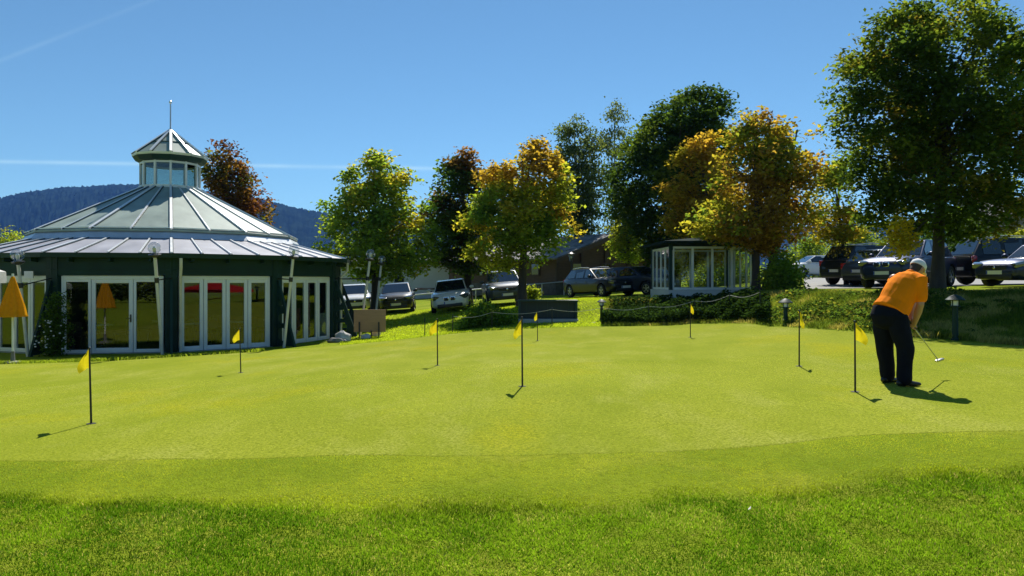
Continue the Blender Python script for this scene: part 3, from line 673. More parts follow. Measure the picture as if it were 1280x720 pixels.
mb = MB(); mb.prism([pol(PH+30*k, RW-.15, ZT+.06) for k in range(12)], (0, 0, .05), 'dark_int'); mb.build('ceiling', PAV)
# steel buttresses with round openings at the corners
def buttress(k):
    a = PH+30*k; e = pol(a, 1); t = Vector((-e.y, e.x, 0)); up = Vector((0, 0, 1)); r0 = RW+.16; mb = MB()
    top, foot = 2.12, .80
    mb.beam(e*(r0)+up*top, e*(r0+foot)+up*.02, .07, .10, 'green_steel', up=e); mb.beam(e*r0+up*.02, e*r0+up*top, .07, .09, 'green_steel', up=e)
    # web plate with three holes, drawn as strips
    N = 34; H = 1.72
    holes = [(.42, .18, .22), (.93, .17, .165), (1.40, .125, .11)]
    for i in range(N):
        za, zb = .06+H*i/N, .06+H*(i+1)/N; zc = (za+zb)/2; xm = foot*(1-zc/top); seg = [(0.02, xm)]
        for (hz, hx, hr) in holes:
            if abs(zc-hz) < hr:
                c = math.sqrt(hr*hr-(zc-hz)**2); seg = [(.02, hx-c+.03), (min(hx+c+.03, xm), xm)]
        for (xa, xb) in seg:
            if xb-xa > .004: mb.box(e*(r0+(xa+xb)/2)+up*zc, (xb-xa, .022, zb-za+.0015), 'green_steel', rot=Matrix((e, t, up)).transposed())
    mb.build('buttress', PAV)
for k in (-1, 0, 1, 2, 3): buttress(k)
def downpipe(k, da):
    a = PH+30*k+da; e = pol(a, 1); t = Vector((-e.y, e.x, 0)); up = Vector((0, 0, 1)); mb = MB()
    p = [e*6.60+up*(ZE-.14), e*6.60+up*(ZE-.42), e*6.36+up*(ZE-.66), e*6.36+up*.1]
    mb.tube(p, .045, 10, 'pole_white'); mb.build('downpipe', PAV, sharp=70)
downpipe(0, 2.2); downpipe(2, 3.0)
mb = MB(); mb.box(pol(PH-30-6, RW+.2, 2.30), (.22, .1, .2), 'white_frame', rot=Matrix.Rotation(R(20), 3, 'Z')); mb.build('floodlight', PAV)
# bar counter and a few tables inside
for (a, r) in ((-25, 4.6), (8, 4.7), (27, 4.5), (46, 4.5), (-5, 2.4), (20, 2.6)):
    p = pol(a, r); t = thing('bistro_table', 'small round table inside the pavilion behind the glass doors', 'table', (PC.x+p.x, PC.y+p.y, GZ+.037), 0, 'tables inside the round pavilion')
    mb = MB(); mb.lathe([(.36, .72), (.37, .735), (.36, .75)], 20, 'white_frame'); mb.build('tabletop', t)
    mb = MB(); mb.lathe([(.22, 0), (.22, .02), (.04, .05), (.035, .72)], 14, 'dark_metal'); mb.build('leg', t)
    for q in range(3):
        ca = q*2.1+a; c = thing('bistro_chair', 'dark chair at a round table inside the pavilion', 'chair', (PC.x+p.x+.62*math.cos(ca), PC.y+p.y+.62*math.sin(ca), GZ+.037), ca+math.pi/2, 'chairs inside the round pavilion')
        mb = MB(); mb.box((0, 0, .45), (.4, .4, .035), 'wood_trim'); mb.build('seat', c, bevel=.012)
        mb = MB(); mb.box((0, -.19, .74), (.38, .03, .26), 'wood_trim'); mb.build('backrest', c, bevel=.01)
        for sx in (-.17, .17):
            for sy in (-.17, .17):
                mb = MB(); mb.tube([(sx, sy, 0), (sx, sy, .44 if sy > 0 else .85)], .015, 6, 'dark_metal'); mb.build('leg', c)
# globe lamps on slanting poles, tied back to the corners by thin struts
LL = {-1: 'globe lamp on a slanting pole beside the closed parasol, leftmost lamp', 0: 'globe lamp on a slanting pole in front of the four-panel glass doors',
      1: 'globe lamp on a slanting pole over the right bank of glass doors', 2: 'left of the two globe lamps by the tan board', 3: 'right of the two globe lamps by the tan board'}
LTOP = {-1: (22, 322, 20.4), 0: (193, 313, 20.6), 1: (367, 316, 23.2), 2: (463, 320, 26.9), 3: (477, 326, 31.0)}
LBOT = {-1: (35, 447, 20.6), 0: (203, 440, 21.2), 1: (355, 432, 23.4), 2: (450, 427, 26.7), 3: (468, 415, 30.8)}
for k in (-1, 0, 1, 2, 3):
    T = at(*LTOP[k]); B = at(*LBOT[k]); B.z = gz(B.x, B.y)
    t = thing('globe_lamp', LL[k], 'lamp', B, 0, 'globe lamps around the round pavilion'); T = T-B
    mb = MB(); mb.tube([Vector((0, 0, -.1)), Vector((0, 0, 0)), T-T.normalized()*.12], .045, 12, 'pole_white'); mb.build('pole', t, sharp=70)
    rot = T.to_track_quat('Z', 'Y').to_matrix()
    mb = MB(); mb.lathe([(.06, -.2), (.16, -.15), (.17, -.11), (.05, -.08)], 16, 'collar', c=T, rot=rot); mb.build('collar', t)
    mb = MB(); mb.ball(T+T.normalized()*.07, .17, 'globe', 18); mb.build('globe', t)
    mb = MB(); mb.lathe([(.03, -.1), (.045, -.02), (.05, .06), (.02, .12)], 10, 'white_frame', c=T, rot=rot); mb.build('bulb', t)
    cp = pol(PH+30*k, RW+.12, 0); W_ = Vector((PC.x+cp.x, PC.y+cp.y, 0)); s = T*.72
    wz = 1.70-B.z; mb = MB(); mb.tube([s, Vector((W_.x-B.x, W_.y-B.y, wz))], .018, 6, 'dark_metal'); mb.lathe([(.06, -.07), (.06, .07)], 10, 'dark_metal', c=s, rot=rot); mb.build('strut', t)
# closed amber parasols
def parasol(px, d, py_top, py_can, label, gzv=None, r=.30):
    b = gp(px, d)
    if gzv is not None: b.z = gzv
    t = thing('closed_parasol', label, 'parasol', b, 0, 'closed amber parasols'); z1 = at(px, py_top, d).z-b.z; zc = at(px, py_can, d).z-b.z; H = z1-zc
    wob = lambda i, th: 1+.13*math.cos(8*th)*(1 if i > 1 else .3)+.05*math.sin(3*th+1)
    mb = MB(); mb.lathe([(.02, z1), (.05, z1-.05), (.10, z1-H*.25), (.17, z1-H*.5), (.24, z1-H*.75), (r*.92, zc+.05), (r, zc+.01), (r*.97, zc), (r*.8, zc+.04)], 48, 'parasol', wob=wob); mb.build('canopy', t, sharp=80)
    mb = MB(); mb.tube([(0, 0, .04), (0, 0, z1+.06)], .026, 10, 'white_frame'); mb.build('pole', t, sharp=70)
    mb = MB(); mb.lathe([(.22, 0), (.22, .045), (.05, .07), (.04, .3)], 20, 'stone_grey'); mb.build('base', t)
parasol(16, 18.4, 345, 396, 'closed amber parasol standing on the lawn beside the leftmost globe lamp')
# white canopy of an open parasol, its edge just inside the left of the frame
b = gp(-82, 19.2); t = thing('open_parasol', 'white open parasol canopy edge at the far left of the picture', 'parasol', b)
mb = MB(); zc = at(0, 338, 19.2).z-b.z; mb.mesh([(x, y, zc-.02) for x, y in ((-1.1, -1.1), (1.1, -1.1), (1.1, 1.1), (-1.1, 1.1))]+[(x, y, zc-.33) for x, y in ((-1.12, -1.12), (1.12, -1.12), (1.12, 1.12), (-1.12, 1.12))]+[(0, 0, zc+.55)],
    [(0, 1, 8), (1, 2, 8), (2, 3, 8), (3, 0, 8), (0, 4, 5, 1), (1, 5, 6, 2), (2, 6, 7, 3), (3, 7, 4, 0)], 'white_cloth'); mb.build('canopy', t)
mb = MB(); mb.tube([(0, 0, 0), (0, 0, zc+.5)], .03, 10, 'white_frame'); mb.build('pole', t)
# tan board with dark stakes, boulders at the buttress foot
b = gp(462, 26.2); t = thing('notice_board', 'plain tan board on dark stakes seen from behind', 'board', b, R(-2))
h0 = at(462, 415, 26.2).z-b.z; h1 = at(462, 387, 26.2).z-b.z
mb = MB(); mb.box((0, .03, (h0+h1)/2), (1.13, .03, h1-h0), 'tan_board'); mb.build('panel', t, bevel=.006)
for x in (-.36, .06, .33):
    mb = MB(); mb.box((x, -.012, .24 if x != .06 else .1), (.04, .04, .62 if x != .06 else .3), 'dark_metal'); mb.build('stake', t)
def rock(px, d, s, key, label, sd):
    b = gp(px, d); bm = bmesh.new(); bmesh.ops.create_icosphere(bm, subdivisions=3, radius=1)
    for v in bm.verts:
        n = v.co.normalized(); k = 1+.35*mnoise.noise(n*1.5+Vector((sd, 0, 0)))+.10*mnoise.noise(n*4+Vector((sd, 3, 0)))
        v.co = Vector((n.x*k*s[0], n.y*k*s[1], n.z*k*s[2]+s[2]*.55))
    me = bpy.data.meshes.new('boulder'); bm.to_mesh(me); bm.free(); me.materials.append(M[key]); finish(me, 50)
    o = bpy.data.objects.new('boulder', me); COL.objects.link(o); o.location = b; tag(o, label, 'rock', 'boulders at the pavilion corner')
rock(428, 25.4, (.28, .22, .22), 'stone_white', 'pale boulder inside the buttress at the pavilion corner', 1)
rock(421, 25.2, (.30, .22, .11), 'stone_grey', 'flat dark grey stone left of the pale boulder', 2)
rock(457, 25.9, (.20, .16, .11), 'stone_white', 'low pale stone at the foot of the tan board', 3)
rock(470, 26.5, (.14, .12, .17), 'stone_white', 'small pale stone behind the tan board stakes', 4)

# ------------------------------------------------------------------ golf flags
FL = [(114, 8.2, 435, -1, 'leftmost yellow flag, nearest to the camera on the left'), (301, 14.3, 411, -1, 'yellow flag in front of the four-panel glass doors'),
      (547, 13.5, 399, -1, 'yellow flag below the white saloon car'), (653, 9.3, 397, -.6, 'tall looking yellow flag near the middle of the green'),
      (672, 20.7, 389, -.2, 'small far yellow flag in front of the dark green box'), (863, 18.4, 379, .35, 'far yellow flag in front of the glass kiosk'),
      (999, 11.3, 388, .9, 'yellow flag left of the golfer, on the far right half of the green'), (1069, 8.8, 402, 1, 'yellow flag right beside the golfer')]
for (px, d, pt, side, lab) in FL:
    b = gp(px, d); b.z += .006; H = at(px, pt, d).z-b.z
    t = thing('golf_flag', lab, 'golf flag', b, 0, 'yellow flags on the putting green')
    mb = MB(); mb.tube([(0, 0, -.05), (0, 0, H*.5), (0, 0, H)], [.012, .0105, .009], 10, 'dark_metal'); mb.ball((0, 0, H), .014, 'dark_metal', 8); mb.build('pole', t, sharp=70)
    mb = MB(); mb.lathe([(.05, .0), (.05, .0015), (.045, .002)], 20, 'tyre'); mb.build('cup', t)
    mb = MB(); n = 9; V_ = []; Fc = []; wmax = (.14 if abs(side) > .5 else .125)*random.uniform(.92, 1.12); hh = random.uniform(.2, .245); t.rotation_euler = (random.uniform(-.025, .025), random.uniform(-.025, .025), random.uniform(-.5, .5) if abs(side) < 1 else 0)
    for i in range(n+1):
        for j in range(n+1):
            s, q = i/n, j/n                      # s down the hoist, q outwards; the fly hangs low
            wl = wmax*(math.sin(math.pi*min(1, s*.62+.02))**.9)*(1-.12*max(0, s-.85)/.15)
            x = q*wl; z = H-.02-s*hh*(.92+.08*q)-q*q*.045*s
            y = .028*math.sin(q*7+s*3+px)*q+.03*q*math.cos(px)
            sx = 1 if side > 0 else -1
            if abs(side) <= .6: x = x*1.0-.05*(1-abs(side))*q
            V_.append((sx*x*(.75 if abs(side) < .5 else 1)+.008*sx, y, z))
    for i in range(n):
        for j in range(n): a_ = i*(n+1)+j; Fc.append((a_, a_+1, a_+n+2, a_+n+1))
    mb.mesh(V_, Fc, 'yellow'); mb.build('flag', t, sharp=80)

# ------------------------------------------------------------------ path lamps, rope fence, box, rail, lanterns
def bollard(px, d, pt, label):
    b = gp(px, d); H = at(px, pt, d).z-b.z; t = thing('path_lamp', label, 'lamp', b, 0, 'dark path lamps on the bank')
    mb = MB(); mb.lathe([(.075, -.1), (.075, .03), (.055, .04), (.05, H-.24), (.09, H-.235), (.09, H-.215)], 14, 'green_steel'); mb.build('post', t)
    mb = MB(); mb.lathe([(.065, H-.213), (.07, H-.11)], 14, 'white_frame'); mb.build('lens', t)
    mb = MB()
    for q in range(4):
        a = q*math.pi/2+.4; mb.box((.078*math.cos(a), .078*math.sin(a), H-.16), (.014, .014, .11), 'green_steel')
    mb.lathe([(.17, H-.115), (.175, H-.10), (.09, H-.03), (.02, H)], 14, 'green_steel'); mb.build('cap', t)
bollard(1194, 14.3, 368, 'dark path lamp with roof-shaped cap on the bank right of the golfer'); bollard(982, 18.7, 373, 'dark path lamp half lost in the bank left of the golfer')
bollard(752, 26.3, 374, 'path lamp on the grass right of the dark green box')
t = thing('rope_fence', 'thin rope strung on slim posts behind the putting green', 'rope fence', gp(700, 25))
O_ = Vector(t.location); posts = []
for px, d in ((531, 24.9), (566, 25.2), (615, 25.1), (690, 25.0), (752, 25.0), (811, 24.7), (868, 24.4), (912, 22.5), (950, 20.5)):
    b = gp(px, d); posts.append(b); mb = MB(); mb.tube([b-O_-Vector((0, 0, .1)), b-O_+Vector((0, 0, .62))], .016, 8, 'dark_metal'); mb.build('post', t)
for (a, b) in zip(posts[1:-1], posts[2:]):
    mb = MB(); p = [a.lerp(b, s)-O_+Vector((0, 0, .55-.10*math.sin(math.pi*s))) for s in np.linspace(0, 1, 9)]; mb.tube(p, .007, 6, 'rope'); mb.build('rope', t, sharp=70)
# dark green recessed box set into the slope
b = gp(685, 26.3); t = thing('storage_box', 'dark green open-fronted box set into the grass slope below the orange maple', 'storage box', b, 0)
zt = at(685, 377, 26.3).z-b.z; w = 74/F*26.3; mb = MB()
mb.box((-w/2+.04, .5, zt/2-.1), (.08, 1., zt+.2), 'green_wood'); mb.box((w/2-.04, .5, zt/2-.1), (.08, 1., zt+.2), 'green_wood'); mb.box((0, .5, zt+.022), (w+.06, 1.06, .05), 'green_wood')
mb.build('case', t, bevel=.006)
mb = MB(); mb.box((0, .22, zt/2), (w-.165, .04, zt-.01), 'green_panel')
for x in np.linspace(-w/2+.3, w/2-.3, 5): mb.box((x, .19, zt/2), (.03, .03, zt-.02), 'green_wood')
mb.build('back_panel', t); mb = MB(); mb.box((0, -.05, .03), (w, .4, .14), 'kerb'); mb.build('kerb', t, bevel=.01)
# metal rail behind the cars
t = thing('handrail', 'thin pale metal rail running behind the parked cars on the left', 'rail', gp(600, 44)); O_ = Vector(t.location); pr = None
for i, px in enumerate(np.linspace(512, 705, 8)):
    d = 43.5; b = gp(px, d); top = at(px, 369-(px-512)/193*17, d); mb = MB(); mb.tube([b-O_-Vector((0, 0, .1)), top-O_], .025, 8, 'alu'); mb.build('post', t)
    if pr is not None: mb = MB(); mb.tube([pr-O_, top-O_], .03, 8, 'alu'); mb.build('rail', t)
    pr = top
def street_lantern(px, d, pt, label, wall=False):
    b = gp(px, d); H = at(px, pt, d).z-b.z; t = thing('street_lantern', label, 'street lamp', b, 0)
    mb = MB(); mb.lathe([(.11, -.1), (.11, .25), (.06, .32), (.04, .4), (.035, H-.55), (.08, H-.5), (.05, H-.46)], 12, 'dark_metal'); mb.build('post', t)
    mb = MB(); mb.lathe([(.09, H-.45), (.16, H-.12)], 6, 'glass_light'); mb.build('lantern_glass', t)
    mb = MB(); mb.lathe([(.19, H-.125), (.2, H-.1), (.08, H-.02), (.03, H)], 6, 'dark_metal')
    for q in range(6):
        a = q*math.pi/3; mb.beam((.095*math.cos(a), .095*math.sin(a), H-.455), (.165*math.cos(a), .165*math.sin(a), H-.115), .015, .015, 'dark_metal')
    mb.build('lantern_roof', t); mb = MB(); mb.ball((0, 0, H-.28), .06, 'white_frame', 10); mb.build('bulb', t)
street_lantern(714, 40, 315, 'old style black lantern post in front of the timber chalet')
b = gp(964, 30); t = thing('sign_post', 'green sign box on a post behind the yellow shrub', 'sign', b)
mb = MB(); mb.tube([(0, 0, -.1), (0, 0, 1.25)], .03, 8, 'dark_metal'); mb.build('post', t)
mb = MB(); z_ = at(964, 320, 30).z-b.z; mb.box((0, 0, z_), (.22, .12, .36), mat('sign_green', (.02, .16, .06), .5)); mb.build('panel', t, bevel=.01)
mb = MB(); mb.box((0, -.064, z_+.02), (.1, .008, .14), 'white_frame'); mb.build('notice', t)
# pale fallen leaves on the grass
def fallen(px, d, label, s=.05, rgb=(.7, .62, .42)):
    b = gp(px, d); mb = MB(); mb.mesh([(-s, 0, .012), (0, -s*.55, .02), (s, 0, .03), (0, s*.55, .014)], [(0, 1, 2), (0, 2, 3)], mat('dry_leaf', rgb, .8)); o = mb.build('fallen_leaf'); o.location = b+Vector((0, 0, .012)); o.rotation_euler = (0, 0, px)
    tag(o, label, 'leaf')
fallen(937, 4.95, 'single pale leaf lying in the foreground grass', .017, (.75, .72, .6)); fallen(727, 25.3, 'left pale leaf on the grass in front of the dark green box', .10); fallen(742, 25.4, 'right pale leaf on the grass in front of the path lamp', .10)

# ------------------------------------------------------------------ buildings behind
def building(name, label, cat, loc): return thing(name, label, cat, loc)
K = Vector((2.6, 44, .75)); t = thing('timber_chalet', 'dark timber chalet with shallow shingled roof behind the parked cars', 'chalet', K)
la = Vector((-.6, .8, 0)); lb = Vector((.8, .6, 0)); L1, L2 = 12., 8.; up = Vector((0, 0, 1)); he = 2.35; hr = 3.72
mb = MB(); mb.prism([Vector(), lb*L2, lb*L2+la*L1, la*L1], up*.75, 'stone_dark'); mb.build('stone_base', t)
i_ = .04; c0 = la*i_+lb*i_
mb = MB(); mb.mesh([c0+up*.75, c0+lb*(L2-.08)+up*.75, c0+lb*(L2-.08)+up*he, c0+lb*(L2/2-i_)+up*(hr-.06), c0+up*he]+[c0+la*(L1-.08)+p for p in (up*.75, lb*(L2-.08)+up*.75, lb*(L2-.08)+up*he, lb*(L2/2-i_)+up*(hr-.06), up*he)],
    [(0, 1, 2, 3, 4), (9, 8, 7, 6, 5), (0, 4, 9, 5), (1, 6, 7, 2)], 'wood_dark'); mb.build('timber_wall', t)
mb = MB(); ov = .75; sl = (hr-he)/(L2/2)
for s in (0, 1):
    e0 = lb*(-ov if s == 0 else L2+ov)+up*(he-ov*sl+.03); r_ = lb*(L2/2)+up*(hr+.03)
    for k0, k1, ky, th in ((-.95, L1+.95, 'shingle', .09),):
        A, B, C_, D = e0+la*k0, r_+la*k0, r_+la*k1, e0+la*k1; mb.mesh([p+up*.0 for p in (A, B, C_, D)]+[p+up*th for p in (A, B, C_, D)], [(3, 2, 1, 0), (4, 5, 6, 7), (0, 1, 5, 4), (1, 2, 6, 5), (2, 3, 7, 6), (3, 0, 4, 7)], ky)
mb.build('roof', t)
for s in (0, 1):
    mb = MB(); e0 = lb*(-ov if s == 0 else L2+ov)+up*(he-ov*sl-.06); r_ = lb*(L2/2)+up*(hr-.06); mb.beam(e0-la*.97, r_-la*.97, .05, .22, 'wood_trim'); mb.build('barge_board', t)
for s in (1.2, 3.6, 6.2):
    p = lb*s; mb = MB(); mb.prism([p+up*1.2-la*.02, p+lb*.8+up*1.2-la*.02, p+lb*.8+up*2.0-la*.02, p+up*2.0-la*.02], -la*.05, 'wood_trim'); w_ = mb.build('window', t)
    mb = MB(); mb.prism([p+lb*.08+up*1.28-la*.075, p+lb*.72+up*1.28-la*.075, p+lb*.72+up*1.92-la*.075, p+lb*.08+up*1.92-la*.075], -la*.01, 'car_glass'); mb.build('pane', w_)
for s in (1.5, 4.5, 7.5):
    p = la*s; mb = MB(); mb.prism([p+up*1.2-lb*.02, p+la*.8+up*1.2-lb*.02, p+la*.8+up*2.0-lb*.02, p+up*2.0-lb*.02], -lb*.05, 'wood_trim'); w_ = mb.build('window', t)
    mb = MB(); mb.prism([p+la*.08+up*1.28-lb*.075, p+la*.72+up*1.28-lb*.075, p+la*.72+up*1.92-lb*.075, p+la*.08+up*1.92-lb*.075], -lb*.01, 'car_glass'); mb.build('pane', w_)
for s in np.linspace(.02, L2-.02, 5):
    mb = MB(); p = lb*s; mb.beam(p-la*.03+up*.76, p-la*.03+up*(he if s < .5 or s > L2-.5 else he+.9), .14, .12, 'wood_trim', up=la); mb.build('timber_post', t)
ch = MB(); q = Vector((780-640, 0, 0)); pw = K+lb*4.6-la*.12+up*1.6; wl = thing('wall_lantern', 'bright white wall lantern on the timber chalet above the dark car', 'wall lamp', (pw.x, pw.y, pw.z))
for sx in (-.2, .2):
    mb = MB(); mb.lathe([(.07, -.2), (.13, .08), (.05, .14)], 6, 'white_frame', c=lb*sx-la*.1); mb.build('lantern', wl)
mb = MB(); mb.beam(lb*-.3, lb*.3, .04, .04, 'dark_metal'); mb.build('bracket', wl)
# long pale building
x0, x1 = xat(425, 56), xat(652, 56); zb = gz(-8, 56)-.6
t = thing('long_building', 'long low pale building behind the parked cars on the left', 'building', ((x0+x1)/2, 57.5, zb)); hw = (x1-x0)/2; zt = at(0, 330, 56).z-zb
mb = MB(); mb.box((0, 0, zt/2), (2*hw, 3, zt), 'render_wall'); mb.build('wall', t)
mb = MB(); mb.prism([(-hw-.3, -2, zt+.003), (-hw-.3, 2, zt+.003), (-hw-.3, 2, zt+.2), (-hw-.3, 0, zt+.55), (-hw-.3, -2, zt+.2)], (2*hw+.6, 0, 0), 'stone_grey'); mb.build('roof', t)
for (pa, pb, ya, yb) in ((493, 505, 345, 358), (590, 599, 330, 341), (520, 545, 360, 362), (455, 468, 336, 347)):
    A, B = at(pa, ya, 56), at(pb, yb, 56); mb = MB(); mb.box(((A.x+B.x)/2-t.location.x, -1.51, (A.z+B.z)/2-zb), (B.x-A.x, .06, A.z-B.z), 'dark_metal'); w_ = mb.build('window', t)
    mb = MB(); mb.box(((A.x+B.x)/2-t.location.x, -1.545, (A.z+B.z)/2-zb), (max(.05, B.x-A.x-.1), .02, max(.03, A.z-B.z-.1)), 'car_glass'); mb.build('pane', w_)
x0, x1 = xat(623, 58), xat(655, 58); t = thing('stair_tower', 'small light blue grey glazed annex behind the silver and black off-roader', 'building', ((x0+x1)/2, 53.5, zb))
zt2 = at(0, 327, 53).z-zb; mb = MB(); mb.box((0, .6, zt2/2), (x1-x0, 1.2, zt2), 'render_wall'); mb.build('wall', t)
for i in range(4):
    mb = MB(); mb.box((-(x1-x0)/2+.25+i*(x1-x0-.5)/3, -.02, zt2-.6), (.36, .04, .8), 'car_glass'); mb.build('window', t)
# stone house on the right
A, B = at(1233, 292, 56), at(1345, 292, 56); zb = gz(A.x+3, 56)-.3; t = thing('stone_house', 'house with grey brown stone wall behind the clipped hedge on the right', 'house', ((A.x+B.x)/2, 58.5, zb))
hw = (B.x-A.x)/2; zt = at(0, 268, 56).z-zb; mb = MB(); mb.box((0, 0, zt/2), (2*hw, 5, zt), 'stone_wall'); mb.build('wall', t)
mb = MB(); mb.prism([(-hw-.4, -3., zt-.1), (-hw-.4, 3., zt-.1), (-hw-.4, 0, zt+1.6)], (2*hw+.8, 0, 0), 'shingle'); mb.build('roof', t)
mb = MB(); mb.box((0, -2.52, zt-1.3), (1.1, .08, 1.2), 'white_frame'); w_ = mb.build('window', t); mb = MB(); mb.box((0, -2.57, zt-1.3), (.9, .03, 1.0), 'car_glass'); mb.build('pane', w_)
# glass kiosk
b = Vector((xat(838, 28.5), 28.5, gz(xat(880, 28.5), 28.5)-.3)); W1 = 106/F*28.5; t = thing('glass_kiosk', 'square glass kiosk with white frames, pale plinth and dark green pyramid roof', 'kiosk', b)
ax = Vector((1, .05, 0)).normalized(); ay = Vector((-.03, 1, 0)).normalized(); zp = at(0, 362.5, 28.5).z-b.z; zt = at(0, 308, 28.5).z-b.z; D1 = 3.1
mb = MB(); mb.prism([-ax*.08-ay*.08, ax*(W1+.08)-ay*.08, ax*(W1+.08)+ay*(D1+.08), -ax*.08+ay*(D1+.08)], up*zp, 'render_wall'); mb.build('plinth', t)
for (i, j) in ((0, 0), (1, 0), (1, 1), (0, 1)):
    mb = MB(); p = ax*(W1*i)+ay*(D1*j); mb.beam(p+up*zp, p+up*(zt+.16), .11, .11, 'green_steel', up=ax); mb.build('corner_post', t)
def glazed(P, d, L, n, nrm):
    for i in range(n):
        p, q = P+d*(.1+(L-.2)*i/n), P+d*(.1+(L-.2)*(i+1)/n); fw = .042; m = MB()
        m.beam(p+d*fw/2+up*(zp+.01), p+d*fw/2+up*zt, .06, fw, 'white_frame', up=d); m.beam(q-d*fw/2+up*(zp+.01), q-d*fw/2+up*zt, .06, fw, 'white_frame', up=d)
        m.beam(p+d*fw+up*(zp+.05), q-d*fw+up*(zp+.05), .055, .08, 'white_frame'); m.beam(p+d*fw+up*(zt-.04), q-d*fw+up*(zt-.04), .055, .08, 'white_frame'); o = m.build('window', t, bevel=.004)
        g = MB(); g.prism([p+d*.05+up*(zp+.08), q-d*.05+up*(zp+.08), q-d*.05+up*(zt-.07), p+d*.05+up*(zt-.07)], nrm*.006, 'glass_light'); g.build('pane', o)
glazed(Vector(), ax, W1, 4, -ay); glazed(ay*D1, ax, W1, 4, ay); glazed(Vector(), ay, D1, 4, -ax); glazed(ax*W1, ay, D1, 4, ax)
mb = MB(); o1 = .34; c = [-ax*o1-ay*o1, ax*(W1+o1)-ay*o1, ax*(W1+o1)+ay*(D1+o1), -ax*o1+ay*(D1+o1)]; apx = ax*W1/2+ay*D1/2+up*(zt+.45)
lo = [p+up*(zt+.10) for p in c]; hi = [p+up*(zt+.2) for p in c]; mb.mesh(lo+hi+[apx], [(3, 2, 1, 0), (0, 1, 5, 4), (1, 2, 6, 5), (2, 3, 7, 6), (3, 0, 4, 7), (4, 5, 8), (5, 6, 8), (6, 7, 8), (7, 4, 8)], mat('kiosk_roof_sheet', (.010, .022, .020), .9, spec=.05, var=.3)); mb.build('roof', t)

